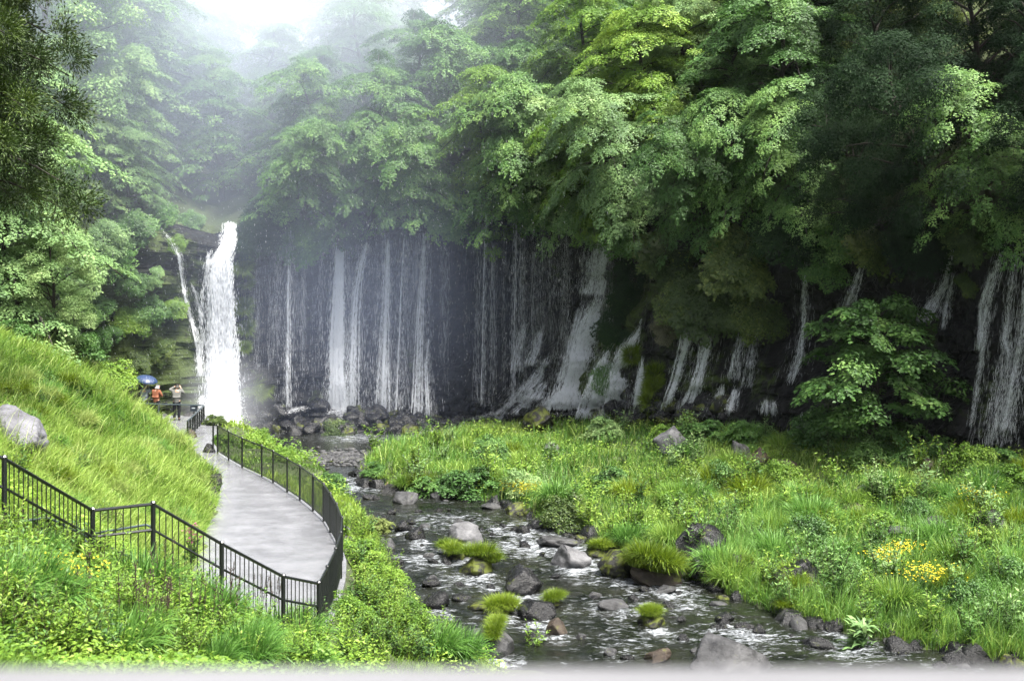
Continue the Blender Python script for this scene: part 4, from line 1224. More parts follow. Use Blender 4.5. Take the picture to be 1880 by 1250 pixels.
def make_flowers(seed, n=190, spread=.45, hgt=.85, petal=.036):
    r = np.random.default_rng(seed)
    V4 = []
    pos = np.c_[r.normal(0, spread, (n, 2)), hgt * r.uniform(.65, 1.15, n)]
    for k in range(5):
        an = k * 2 * PI / 5 + r.uniform(0, .4, n)
        d = np.c_[np.cos(an), np.sin(an), r.uniform(.1, .5, n)]
        V4.append(leaf_quads(pos, np.c_[r.normal(0, .5, (n, 2)) + np.array([0, -.5]), np.ones(n)], d, petal, petal * .7))
    V4 = np.concatenate(V4); V, fc = quads(V4)
    return mesh_np('flowers', V, fc, tint=np.clip(r.normal(.5, .2, len(V4)), 0, 1))


MAPLE = [make_maple(300 + k) for k in range(5)]
CLUMPY = [make_clumpy(400 + k) for k in range(4)]
SHRUB = [make_shrub(500 + k) for k in range(3)] + [make_shrub(510 + k, n=36, leaf=.10, npc=230, style='pad') for k in range(3)]
WEED = [make_weed(600 + k) for k in range(4)]
FERN = [make_weed(620 + k, 16, .8, .20, 9, .25) for k in range(2)]
BIG = [make_bigleaf(640 + k) for k in range(3)]
FLOW = [make_flowers(660 + k) for k in range(3)]
ALL_TREES = []


def tree(name, kind, loc, ht, mat, label, group=None, tilt=(0, 0), yaw=None, wide=1.0, base_h=10.0):
    r = random.Random(int(loc[0] * 91 + loc[1] * 37))
    tm, cm = kind
    s = ht / base_h
    o = empty(name, loc, label, 'tree', group, (tilt[0], tilt[1], 0), (s * wide, s * wide, s))
    rz = r.uniform(0, 6.28) if yaw is None else yaw
    a = link('trunk', tm, M['bark'], o); a.rotation_euler.z = rz
    c = link('crown', cm, M[mat], o); c.rotation_euler.z = rz
    if c.material_slots[0].material is not M[mat]:
        c.material_slots[0].link = 'OBJECT'; c.material_slots[0].material = M[mat]
    ALL_TREES.append(o)
    return o


def shrub(name, loc, rad, mat, label, group=None, k=0, rot=(0, 0, 0), hs=1.0, cat='shrub'):
    o = empty(name, loc, label, cat, group, rot, (rad, rad, rad * hs))
    sm, cm = SHRUB[k % 6]
    a = link('stem', sm, M['bark'], o)
    c = link('foliage', cm, M[mat], o)
    z = random.uniform(0, 6.28); a.rotation_euler.z = z; c.rotation_euler.z = z
    return o


def setmat(o, mat):
    if len(o.data.materials) == 0: o.data.materials.append(mat)
    if o.material_slots[0].material is not mat:
        o.material_slots[0].link = 'OBJECT'; o.material_slots[0].material = mat
    return o


# ---- woods on the slopes above the cliff
LAND = [(90, 'left of the mossy rock wall'), (180, 'over the start of the mossy rock wall'), (262, 'over the mossy rock wall'), (330, 'over the zigzag side stream'), (420, 'right over the tall waterfall'),
        (490, 'just past the tall white waterfall'), (560, 'over the lone faint thread'), (625, 'over the whitest curtain thread'), (700, 'over the bright beaded thread'), (775, 'over the narrow long thread'), (850, 'where the dark wall starts'),
        (920, 'over the two dim high threads'), (990, 'over the end of the dark wall'), (1060, 'short of the stepped cascade'), (1120, 'over the stepped cascade'), (1185, 'over the ivy covered rock'), (1250, 'over the slanting thin cascade'),
        (1320, 'over the black knob of rock'), (1400, 'over the little spouts'), (1480, 'next to the young tree'), (1560, 'behind the tip of the young tree'), (1640, 'right behind the young tree'), (1720, 'over the wide pale veil'),
        (1800, 'over the braided falls'), (1880, 'over the nearest fall'), (1980, 'past the nearest fall'), (2100, 'beyond the end of the falls')]
ROWN = ['leaning off the cliff edge', 'second from the cliff edge', 'partway up the slope', 'high on the slope', 'on the top of the slope', 'on the skyline ridge']
MATN = {'maple': 'green layered maple', 'pale': 'pale green layered maple', 'bright': 'bright yellowish maple', 'deep': 'shade-darkened broadleaf tree', 'olive': 'olive green broadleaf tree', 'gold': 'golden leaved tree', 'mauve': 'russet leaved tree'}
seen_label = {}


def lab(text):
    k = seen_label.get(text, 0); seen_label[text] = k + 1
    return text if k == 0 else None


S_of = np.concatenate([[0], np.cumsum(np.hypot(np.diff(cx), np.diff(cy)))])
rr_ = random.Random(4)
pool = {'l': ['pale', 'pale', 'pale', 'pale', 'maple'], 'c': ['pale', 'pale', 'maple', 'pale', 'maple', 'maple'], 'm': ['pale', 'bright', 'pale', 'maple', 'pale', 'maple', 'bright'], 'r': ['maple', 'bright', 'pale', 'maple', 'deep', 'maple', 'bright'], 'x': ['deep', 'deep', 'maple', 'deep', 'olive', 'deep', 'deep']}  # zone x draws mostly the leaves whose colour carries shade
rows = [(.2, 3.4, 8.5), (4.0, 3.8, 9.5), (8.5, 4.2, 10.5), (14, 4.6, 11.5), (20, 4.6, 12.5), (27, 3.2, 14)]
for ri, (dd, sp_step, ht0) in enumerate(rows):
    s = rr_.uniform(0, 2)
    while s < S_of[-1]:
        i = int(np.searchsorted(S_of, s)); i = min(i, len(cx) - 1)
        jd = rr_.uniform(-.8, .8) if ri else 0
        bx, by = cx[i] - nx[i] * (dd + jd), cy[i] - ny[i] * (dd + jd)
        s += sp_step * rr_.uniform(.8, 1.2)
        pxx = 940 + F * bx / by
        if pxx < 40 or pxx > 2160 or by < 30: continue
        if ri >= 3 and pxx > 1850: continue
        if ri == 5 and not 430 < pxx < 1250: continue
        if ri == 0 and 290 < pxx < 560: continue
        lefty = ri == 0 and 100 < pxx <= 290
        if lefty: bx, by = bx - nx[i] * 1.6, by - ny[i] * 1.6
        if ri == 1 and 300 < pxx < 455: continue
        if ri == 4 and 320 < pxx < 430 and rr_.random() < .35: continue
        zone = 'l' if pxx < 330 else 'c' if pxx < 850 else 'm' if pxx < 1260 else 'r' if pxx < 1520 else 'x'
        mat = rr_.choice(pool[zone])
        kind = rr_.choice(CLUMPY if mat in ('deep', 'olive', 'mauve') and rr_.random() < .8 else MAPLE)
        ht = ht0 * rr_.uniform(.82, 1.2) * (.92 if zone in 'lc' and ri >= 3 and 300 < pxx < 500 else 1.14 if ri >= 4 else 1)
        ht *= .72 if lefty else 1
        z = H(bx, by) if ri or lefty else float(ztop[i]) - .9
        tl = (0, 0)
        if ri == 0:
            lean = rr_.uniform(.30, .62) * (1.25 if zone in 'rx' else 1) if not lefty else .12
            # lean toward the viewer, down the cliff normal
            tl = (-ny[i] * -1 * -lean, nx[i] * lean)
            tl = (-(ny[i]) * lean, nx[i] * lean)
        elif ri == 1: tl = (-(ny[i]) * .22, nx[i] * .22)
        nm = min(LAND, key=lambda q: abs(q[0] - pxx))[1]
        text = f'{MATN[mat]} {ROWN[ri]} {nm}'.replace('layered ', '' if ri else 'layered ')
        base = text; n_ = 1
        while lab(text) is None:
            n_ += 1; text = ['taller ', 'smaller ', 'narrower ', 'broader '][(n_ - 2) % 4] + base.replace('yellow green ', 'yellowish ')
        while len(text.split()) > 16 and ' the ' in text: text = text.replace(' the ', ' ', 1)
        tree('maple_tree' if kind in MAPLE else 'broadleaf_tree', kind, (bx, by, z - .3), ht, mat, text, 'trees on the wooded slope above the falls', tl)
# ---- left hillside trees
for (x, y, Y, ht, kind, mat, text) in [
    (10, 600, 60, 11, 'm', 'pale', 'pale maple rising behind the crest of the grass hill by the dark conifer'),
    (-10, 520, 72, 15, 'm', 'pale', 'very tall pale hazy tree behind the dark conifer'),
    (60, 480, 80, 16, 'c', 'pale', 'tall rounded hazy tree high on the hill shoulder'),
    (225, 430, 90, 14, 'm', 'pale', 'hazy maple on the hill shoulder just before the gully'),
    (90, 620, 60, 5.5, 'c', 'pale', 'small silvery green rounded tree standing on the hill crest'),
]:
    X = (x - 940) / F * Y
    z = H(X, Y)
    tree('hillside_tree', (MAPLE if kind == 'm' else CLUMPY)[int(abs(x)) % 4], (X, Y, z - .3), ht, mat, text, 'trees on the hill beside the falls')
ced = make_cedar(700)
q = at(-125, 300, 40)
tree('cedar_tree', ced, (q[0], 40, H(q[0], 40) - .3), 22, 'cedar', 'dark olive conifer with shaggy hanging sprays at the edge of the grass hill', base_h=16, yaw=.4)
# ---- young tree in front of the cliff
q = pick(1622, 852, which='ground')
def make_young(seed):
    r = np.random.default_rng(seed)
    tk = np.c_[np.linspace(0, -.5, 7), np.zeros(7), np.linspace(0, 7.2, 7)]
    limbs, V4 = [], []
    for i in range(46):
        f = (i + .5) / 46; h = 1.2 + 6.6 * f
        L = 3.9 * (1 - .55 * f ** 2) * r.uniform(.45, 1.15)
        az = i * 2.39996 + r.normal(0, .3); o = np.array([math.cos(az), math.sin(az), 0]); ss = np.linspace(0, 1, 5)
        P = np.array([-.4 * f, 0, h * .9]) + o * (L * ss)[:, None] + np.c_[np.zeros(5), np.zeros(5), L * (r.uniform(.25, .8) * ss - .45 * ss ** 2)]
        limbs.append((P, .05))
        for t in (.5, .78, 1.0):
            c = np.array([np.interp(t, ss, P[:, k]) for k in range(3)]) + r.normal(0, .2, 3)
            if r.random() < .6: V4.append(pad_leaves(r, c, o + r.normal(0, .3, 3) * np.array([1, 1, 0]), r.uniform(.55, 1.1), 190, .20, .35, r.uniform(.0, .8)))
            else: V4.append(clump_leaves(r, c, r.uniform(.5, .85), 190, .19))
    return trunk_mesh('trunk', tk, np.linspace(.14, .04, 7), limbs), crown_mesh(np.concatenate(V4), seed, .55)


YT = make_young(333)
tree('young_tree', YT, (q[0], q[1] + 1.2, q[2] - .2), 9.3, 'maple', 'young leafy tree with layered branches standing alone in front of the dark cliff', wide=1.0)

# ---- shrubs hanging on the cliff and clothing its edge
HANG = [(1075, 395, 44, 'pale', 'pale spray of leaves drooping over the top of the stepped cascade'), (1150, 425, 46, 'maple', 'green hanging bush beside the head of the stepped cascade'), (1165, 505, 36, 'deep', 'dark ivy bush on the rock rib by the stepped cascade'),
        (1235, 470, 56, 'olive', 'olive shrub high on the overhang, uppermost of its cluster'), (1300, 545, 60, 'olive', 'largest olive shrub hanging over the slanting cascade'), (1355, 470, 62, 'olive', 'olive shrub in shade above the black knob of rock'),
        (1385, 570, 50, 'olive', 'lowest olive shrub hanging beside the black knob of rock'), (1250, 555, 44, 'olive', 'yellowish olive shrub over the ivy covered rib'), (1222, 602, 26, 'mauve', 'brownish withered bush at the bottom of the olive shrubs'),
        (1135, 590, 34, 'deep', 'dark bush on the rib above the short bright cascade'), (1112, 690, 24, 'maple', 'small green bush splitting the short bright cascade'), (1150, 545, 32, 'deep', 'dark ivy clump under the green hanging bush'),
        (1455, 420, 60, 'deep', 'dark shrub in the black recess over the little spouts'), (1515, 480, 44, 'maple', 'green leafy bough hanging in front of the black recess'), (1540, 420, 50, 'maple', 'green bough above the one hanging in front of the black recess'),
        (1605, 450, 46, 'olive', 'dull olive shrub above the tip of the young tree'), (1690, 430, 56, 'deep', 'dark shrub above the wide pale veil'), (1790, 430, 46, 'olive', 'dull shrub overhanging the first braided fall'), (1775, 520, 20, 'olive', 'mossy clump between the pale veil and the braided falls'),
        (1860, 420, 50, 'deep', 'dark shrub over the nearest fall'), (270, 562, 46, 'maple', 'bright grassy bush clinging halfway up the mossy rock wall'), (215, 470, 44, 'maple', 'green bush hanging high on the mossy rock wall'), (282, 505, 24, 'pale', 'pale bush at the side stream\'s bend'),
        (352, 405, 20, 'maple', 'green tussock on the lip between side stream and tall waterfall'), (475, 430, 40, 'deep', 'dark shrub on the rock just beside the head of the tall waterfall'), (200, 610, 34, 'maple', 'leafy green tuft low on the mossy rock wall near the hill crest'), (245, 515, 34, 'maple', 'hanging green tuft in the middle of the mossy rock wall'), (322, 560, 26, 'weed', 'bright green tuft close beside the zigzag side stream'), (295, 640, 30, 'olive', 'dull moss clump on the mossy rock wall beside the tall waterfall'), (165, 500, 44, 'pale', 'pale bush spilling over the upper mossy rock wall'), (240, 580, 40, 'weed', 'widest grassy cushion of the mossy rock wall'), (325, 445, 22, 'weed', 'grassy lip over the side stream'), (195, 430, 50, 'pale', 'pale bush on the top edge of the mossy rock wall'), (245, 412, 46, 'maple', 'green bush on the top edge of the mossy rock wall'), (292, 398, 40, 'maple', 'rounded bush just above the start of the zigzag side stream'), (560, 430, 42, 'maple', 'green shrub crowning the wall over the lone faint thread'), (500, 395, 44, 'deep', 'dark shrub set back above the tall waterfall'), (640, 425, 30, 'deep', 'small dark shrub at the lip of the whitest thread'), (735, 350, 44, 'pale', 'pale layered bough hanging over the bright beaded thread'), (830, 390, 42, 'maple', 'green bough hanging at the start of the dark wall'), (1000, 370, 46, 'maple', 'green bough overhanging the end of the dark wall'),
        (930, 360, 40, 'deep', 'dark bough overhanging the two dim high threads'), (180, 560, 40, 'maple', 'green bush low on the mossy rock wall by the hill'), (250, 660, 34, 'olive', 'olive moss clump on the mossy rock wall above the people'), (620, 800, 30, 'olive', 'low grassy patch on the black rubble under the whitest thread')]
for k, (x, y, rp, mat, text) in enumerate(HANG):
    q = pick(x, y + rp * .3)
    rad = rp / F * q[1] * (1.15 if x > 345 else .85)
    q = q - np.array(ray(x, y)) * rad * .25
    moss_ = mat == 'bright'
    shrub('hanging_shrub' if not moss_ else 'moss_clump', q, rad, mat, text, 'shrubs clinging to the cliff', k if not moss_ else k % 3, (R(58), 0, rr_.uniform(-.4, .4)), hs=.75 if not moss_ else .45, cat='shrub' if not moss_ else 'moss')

for k, (x, y, s) in enumerate([(446, 492, .8), (452, 520, .6), (448, 566, .75), (452, 604, .7), (450, 640, .5), (462, 712, .8), (485, 716, .7), (474, 726, .6), (1205, 690, .8), (1200, 712, .7), (1196, 738, .8), (1160, 655, .7), (1250, 480, .6)]):
    q = pick(x, y)
    o = setmat(link('moss_tuft', TUFT[k % 3], None), M['tuft'])
    o.location = q; o.scale = (s, s, s * .9); o.rotation_euler = (R(60), 0, 0)
    props(o, 'hanging tuft of moss and grass on the wet rock between the falls', 'moss', 'moss tufts on the rock beside the falls')
# ---- bushes on the ground
BUSH = [(95, 560, 44, 'pale', 'silvery bush on the crest of the grass hill', 60), (205, 690, 40, 'bright', 'bright yellow green young bush at the end of the grass hill above the umbrellas', 62), (140, 650, 44, 'maple', 'green bush on the falling crest of the hill', 61), (25, 585, 40, 'maple', 'green bush at the crest under the conifer', 57),
        (408, 806, 18, 'bright', 'bright low bush between platform railing and path fence', None), (395, 772, 20, 'olive', 'brownish shrub at the tip of the platform beneath the tall waterfall', None), (470, 808, 26, 'bright', 'bright bush over the water behind the far fence panels', None),
        (525, 838, 22, 'bright', 'small bright bush behind the middle fence panels', None), (605, 890, 26, 'maple', 'green bush poking over the fence at the narrow channel', None), (690, 860, 24, 'maple', 'green leafy clump on the very tip of the meadow', None),
        (860, 880, 48, 'maple', 'big broad leaved clump at the stream edge of the meadow', None), (785, 890, 34, 'maple', 'broad leaved clump hanging over the stream near the meadow tip', None), (960, 890, 34, 'pale', 'pale green clump inside the meadow by the flowering weeds', None),
        (1038, 950, 44, 'olive', 'round dark grassy shrub on the bank in front of the riffles', None), (900, 830, 34, 'maple', 'green clump on the ridge of the upper meadow', None), (1110, 790, 30, 'pale', 'leafy clump at the meadow top below the leaning cascade', None),
        (1290, 790, 40, 'maple', 'wide leafy clump on the meadow top under the black rock', None), (1380, 795, 44, 'maple', 'green shrub on the meadow top before the little spouts', None), (1435, 870, 36, 'bright', 'yellow green bush beside the small spring fall', None),
        (1330, 880, 34, 'maple', 'dark green clump in the upper meadow near the speckled rock', None), (1500, 800, 50, 'maple', 'ivy covered mound at the foot of the young tree', None), (1500, 735, 46, 'bright', 'sunlit bush on the mound beside the young tree', None), (1560, 790, 60, 'maple', 'dark bush below the crown of the young tree', None),
        (1640, 770, 60, 'maple', 'deep green bush hugging the trunk of the young tree', None), (1600, 830, 52, 'maple', 'leafy undergrowth at the base of the young tree', None), (1670, 850, 36, 'maple', 'low leafy bush past the base of the young tree', None),
        (1790, 860, 44, 'bright', 'tall leafy bush in front of the braided falls', None), (1850, 850, 46, 'maple', 'leafy bush in front of the nearest fall', None), (1880, 880, 40, 'bright', 'bright bush at the meadow edge below the nearest fall', None),
        (1620, 960, 40, 'bright', 'yellow green leafy patch beside the long flat stone', None), (1690, 940, 34, 'maple', 'green clump above the bluish stone', None), (1860, 1060, 50, 'maple', 'dark leafy clump on the lower meadow', None), (1780, 1110, 46, 'maple', 'dark green weeds over the lower bank', None),
        (1880, 1130, 50, 'maple', 'dark green clump where the bank leaves the view', None), (1380, 1040, 30, 'bright', 'bright broad leaved plant behind the smooth dark rock', None), (1225, 800, 30, 'bright', 'yellow green clump near the pale slanted slab', None),
        (1560, 1060, 40, 'maple', 'green clump behind the blocky boulder', None), (1480, 980, 44, 'maple', 'darker green patch in the middle meadow', None), (1240, 930, 34, 'bright', 'yellow green patch in the middle meadow above the black boulder', None), (1130, 880, 34, 'maple', 'darker clump in the middle of the meadow', None),
        (655, 1010, 36, 'bright', 'yellow green bush on the bank under the near fence panels', None), (690, 965, 26, 'gold', 'sparse bush with reddish young leaves at the water\'s edge', None), (700, 1060, 40, 'weed', 'leafy bush on the path bank by the black wedge rock', None), (640, 1120, 46, 'weed', 'white flecked leafy bush at the corner of the fence', None),
        (740, 1130, 40, 'bright', 'yellow green weeds at the water side of the lower bank', None)]
for k, (x, y, rp, mat, text, Yf) in enumerate(BUSH):
    q = pick(x, y + rp * .55, which='ground') if Yf is None else None
    if q is None:
        Y = Yf or 60; X = (x - 940) / F * Y; q = np.array([X, Y, H(X, Y)])
    rad = rp / F * q[1] * 1.15
    shrub('bush', (q[0], q[1] + rad * .3, q[2] - rad * .12), rad, mat, text, 'bushes on the banks and meadow', k, hs=.95 + .3 * rr_.random(), cat='bush')

# single plants
def plant(name, loc, parts, s, label, group=None, cat='plant', yaw=None, zs=1.0):
    o = empty(name, loc, label, cat, group, (0, 0, random.uniform(0, 6.28) if yaw is None else yaw), (s, s, s * zs))
    for nm_, me_, mt_ in parts: setmat(link(nm_, me_, None, o), M[mt_])
    return o


q = pick(1582, 1212, which='ground'); s = 72 / F * q[1]
o = plant('broad_leaved_plant', (q[0], q[1], q[2] + .05), [('leaves', BIG[0], 'pale')], s * 1.25, 'rosette plant with long drooping pale leaves standing in the stream near the rail')
o = plant('tall_weed', pick(975, 1212), [('stem', WEED[0][0], 'stem'), ('leaves', WEED[0][1], 'weed')], 72 / F * 38 * 1.2, 'tall spindly green weed growing in the water beside the grass capped block')
plant('grass_clump', pick(845, 1215), [('blades', TUFT[1], 'reed')], 62 / F * 38 * 1.0, 'lush clump of long blue green grass at the foot of the lower bank', cat='grass clump')
plant('grass_clump', pick(800, 1205), [('blades', TUFT[2], 'reed')], 66 / F * 37, 'second clump of blue green grass, nearer the weedy bank', cat='grass clump')
for k, (x, y, w, tx_) in enumerate([(95, 1110, 72, 'big yellow flowering bush in the weeds below the stair fence'), (1630, 1050, 34, 'yellow flowers in the meadow behind the blocky boulder'), (1700, 1090, 44, 'widest patch of yellow flowers near the lower bank'), (1795, 945, 40, 'yellow flowers upslope of the dark lumpy rock'), (1775, 1000, 26, 'few yellow flowers by the black rock'),
                                     (965, 925, 34, 'yellow flowered weeds hanging at the bank near the round dark shrub'), (1590, 1075, 26, 'small yellow flowers between the grass and the blocky boulder'), (1545, 1110, 20, 'yellow flowers spilling beside the blocky boulder'), (1660, 1030, 30, 'loose yellow flowers just above the widest patch'), (75, 1160, 34, 'smaller yellow flowers under the big flowering bush')]):
    q = pick(x, y, which='ground')
    s = w / F * q[1] * 1.25
    plant('flowering_plant', q, [('stem', WEED[k % 4][0], 'stem'), ('leaves', WEED[k % 4][1], 'weed'), ('flowers', FLOW[k % 3], 'flower')], s, tx_, 'yellow flowering plants')
q = at(352, 1005, 28.6)
plant('azalea', (q[0], q[1], q[2] - .35), [('stem', WEED[1][0], 'stem'), ('leaves', WEED[1][1], 'maple'), ('flowers', make_flowers(690, 40, .10, .80, .035), 'pink')], .9, 'magenta flowering azalea behind the stair fence')
# leafy weeds in the foreground and on the banks
cnt = 0
r = random.Random(9)
for k in range(900):
    if cnt >= 210: break
    x = r.uniform(-40, 600); y = r.uniform(1000 + .12 * x * .6, 1235)
    if y < 985 + x * .23: continue
    q = pick(x, y, which='ground')
    if q is None or q[1] > 30 or q[1] < 12: continue
    g_ = r.random()
    if g_ < .12: parts = [('stem', FERN[k % 2][0], 'stem'), ('leaves', FERN[k % 2][1], 'weed')]
    elif g_ < .2: parts = [('blades', TUFT[k % 3], 'reed')]
    else: parts = [('stem', WEED[k % 4][0], 'stem'), ('leaves', WEED[k % 4][1], r.choice(['weed', 'weed', 'bright', 'bright', 'maple']))]
    nm_ = 'grass_clump' if len(parts) == 1 else 'leafy_weed'
    plant(nm_, q, parts, r.uniform(.55, 1.0), 'blue green grass clump among the weeds below the stair fence' if len(parts) == 1 else 'leafy green weed on the bank below the stair fence', 'grass clumps below the stair fence' if len(parts) == 1 else 'weeds below the stair fence', 'grass clump' if len(parts) == 1 else 'weed')
    cnt += 1
cnt = 0
for k in range(600):
    if cnt >= 110: break
    x = r.uniform(590, 900); y = r.uniform(960, 1225)
    q = pick(x, y, which='ground')
    P = np.array([[q[0], q[1]]])
    if inside(P, stream)[0] or q[0] < PR(q[1]) + .25: continue
    if q[0] > -1.5: continue
    parts = [('stem', WEED[k % 4][0], 'stem'), ('leaves', WEED[k % 4][1], r.choice(['weed', 'bright', 'weed', 'maple']))]
    plant('leafy_weed', q, parts, r.uniform(.5, .95), 'leafy yellow green weed on the bank between the path fence and the stream', 'weeds on the path bank', 'weed'); cnt += 1
cnt = 0
for k in range(900):
    if cnt >= 190: break
    x = r.uniform(680, 1890); y = r.uniform(790, 1190)
    q = pick(x, y, which='ground')
    P = np.array([[q[0], q[1]]])
    dd, _, _ = seg_dist(P, stream, True)
    if inside(P, stream)[0] or q[0] < -7.2 or q[1] > 78 or q[1] < 36: continue
    dc_, sd_, _ = seg_dist(P, cliff_line)
    if sd_[0] > 0 or dc_[0] < 1.5: continue
    if q[0] < -2 and q[1] < 58: continue
    parts = [('stem', WEED[k % 4][0], 'stem'), ('leaves', WEED[k % 4][1], r.choice(['weed', 'bright', 'maple', 'pale', 'maple']))] if k % 3 else [('blades', TUFT[k % 3], r.choice(['reed', 'grass', 'tuft']))]
    if len(parts) == 1: plant('grass_clump', q, parts, r.uniform(.7, 1.2), 'clump of longer grass standing in the meadow', 'grass clumps in the meadow', 'grass clump')
    else: plant('meadow_plant', q, parts, r.uniform(.9, 1.9), 'leafy plant growing through the meadow grass', 'leafy plants in the meadow', 'plant')
    cnt += 1
cnt = 0
for k in range(900):
    if cnt >= 110: break
    x = r.uniform(0, 370); y = r.uniform(600, 980)
    q = pick(x, y, which='ground')
    if q is None or q[1] > 70 or q[0] > PL(q[1]) - .2 or q[1] < 27: continue
    if k % 3: plant('hillside_weed', q, [('stem', WEED[k % 4][0], 'stem'), ('leaves', WEED[k % 4][1], r.choice(['weed', 'bright', 'maple']))], r.uniform(.5, .95), 'leafy weed growing through the long grass of the hill', 'weeds in the hill grass', 'weed')
    else: plant('grass_clump', q, [('blades', TUFT[k % 3], r.choice(['reed', 'straw', 'tuft']))], r.uniform(.4, .7), 'tall grass clump standing out of the hill grass', 'grass clumps on the hill', 'grass clump')
    cnt += 1
# dry stalks
def stalk_mesh(seed):
    r2 = np.random.default_rng(seed); mb = MB()
    for s_ in range(4):
        az = r2.uniform(0, 6.28); h = r2.uniform(.6, 1.0); ss = np.linspace(0, 1, 5)
        P = np.c_[.12 * s_ - .2 + np.cos(az) * .12 * ss, np.sin(az) * .12 * ss, ss * h]
        mb.tube(P, np.linspace(.008, .004, 5), 5)
        for k_ in range(16):
            t_ = r2.uniform(.5, 1); c_ = np.array([np.interp(t_, ss, P[:, j]) for j in range(3)])
            mb.tube([c_, c_ + r2.normal(0, .03, 3) + np.array([0, 0, .02])], [.008, .004], 4)
    return mesh_np('stalk', np.concatenate(mb.v), [np.concatenate(mb.f[3]), np.concatenate(mb.f[4])])
ST = [stalk_mesh(k) for k in range(3)]
for k, (x, y) in enumerate([(240, 1190), (272, 1200), (285, 1180), (150, 1170), (300, 1120), (380, 1190), (420, 1180), (478, 1140), (205, 1010), (60, 1010), (335, 1170), (505, 1120), (262, 1150), (298, 1195)]):
    q = pick(x, y, which='ground')
    if q is None: continue
    o = link('dry_stalk', ST[k % 3], M['stem']); o.location = q; o.scale = (1, 1, r.uniform(.9, 1.35)); o.rotation_euler.z = r.uniform(0, 6)
    props(o, 'dead dark brown seed stalk standing in the weeds below the stair fence', 'dry stalk', 'dead stalks below the stair fence')

# ------------------------------------------------------------------ grass
def scatter(seed, n, x0, x1, y0, y1, w0=1.0):
    """points on the ground with an even density in the picture"""
    r = np.random.default_rng(seed)
    Y = 1 / r.uniform(1 / y1, 1 / y0, n)
    X = r.uniform(x0, x1, n)
    a = X / Y
    k = (a > -.40) & (a < .40)
    return np.c_[X[k], Y[k]]


def grass_patch(name, label, P, hfun, wpx, lean, mat, seed, wind=(.5, -.2), seg=3):
    r = np.random.default_rng(seed)
    P = P.copy(); n = len(P)
    z = height(P[:, 0], P[:, 1])
    pat = fbm(np.c_[P * .45, np.zeros(n)], seed, 3)
    L = hfun(P) * r.uniform(.55, 1.2, n) * (1 + .95 * pat)
    az = r.uniform(0, 2 * PI, n)
    d = np.c_[np.cos(az) + wind[0], np.sin(az) + wind[1], np.zeros(n)]; d = unit(d)
    ln = np.abs(r.normal(lean, .4, n))
    b0 = np.c_[P, z - .04]
    w = P[:, 1] * wpx * r.uniform(.6, 1.4, n)
    V, fq, ft, k = blades(b0, d, L, ln, 1.2, w, seg, r)
    big = fbm(np.c_[P * .16, np.zeros(n)], seed + 5, 3)
    tint = np.clip(.55 + .6 * big + .45 * pat + r.normal(0, .2, n), 0, 1)
    o = link(name, blade_mesh(name, V, fq, ft, tint), M[mat])
    return props(o, label, 'grass', kind='stuff')


def ok_ground(P):
    d, _, _ = seg_dist(P, stream, True)
    k = ~inside(P, stream) | (d < .05)
    k &= ~((P[:, 0] > PL(P[:, 1]) + .12 * 0 - .0) & (P[:, 0] < PR(P[:, 1]) + .1) & (P[:, 1] > 29.3) & (P[:, 1] < 70.6))
    dc, sd, _ = seg_dist(P, cliff_line)
    return k & ((sd < 0) & (dc > 1.2))


P = scatter(1, 330000, -8, 32, 36, 79); P = P[ok_ground(P)]
mead = (P[:, 0] > np.interp(P[:, 1], [36, 38, 50, 60, 62, 70, 78], [12, 0, -1, -3, -7.4, -7.4, -4]))
Pm_ = P[mead]
def hm(P): return .42 + .25 * sstep(60, 45, P[:, 1])
c = len(Pm_); sel = np.random.default_rng(3).random(c)
grass_patch('meadow_grass', 'lush bright green grass of the meadow between stream and cliff', Pm_[sel < .66], hm, .00036, .75, 'grass', 31)
grass_patch('meadow_reed_grass', 'cooler green taller grass mixed through the meadow', Pm_[sel > .66], lambda P: hm(P) * 1.35, .00026, .6, 'reed', 32)
P = scatter(2, 420000, -26, -5.5, 22, 72); P = P[ok_ground(P)]
P = P[P[:, 0] < PL(P[:, 1]) + np.where(P[:, 1] > 50, -.55, .1)]
# not under the steps
dF, sF, _ = seg_dist(P, np.array(sp_))
P = P[~((dF < .25))]
grass_patch('hillside_grass', 'long soft bright grass covering the hill beside the path', P, lambda P: np.where(P[:, 1] < 29, .36, .62), .00042, .95, 'grass', 33, (.9, -.25))
Ps = P[np.random.default_rng(8).random(len(P)) < .06]
grass_patch('seeding_grass', 'pale seeding grass stems standing over the hillside grass', Ps, lambda P: np.where(P[:, 1] < 29, .5, .85), .00026, .9, 'straw', 35, (.9, -.25))
Ps = Pm_[np.random.default_rng(9).random(len(Pm_)) < .03]
grass_patch('seeding_meadow_grass', 'pale seeding grass stems standing over the meadow', Ps, lambda P: .75 + 0 * P[:, 0], .00024, .6, 'straw', 36)
P = scatter(3, 210000, -14, 0, 13.5, 76); P = P[ok_ground(P)]
lowb = (P[:, 0] > PR(P[:, 1]) + .2) & (P[:, 1] > 29) & (P[:, 0] < np.interp(P[:, 1], [36, 38, 48, 60], [0, -.4, -3, -6])) | (P[:, 1] <= 29)
grass_patch('bank_grass', 'mixed green grass on the banks below the fences', P[lowb], lambda P: .30 + .12 * (P[:, 1] < 29), .00034, .8, 'weed', 34)


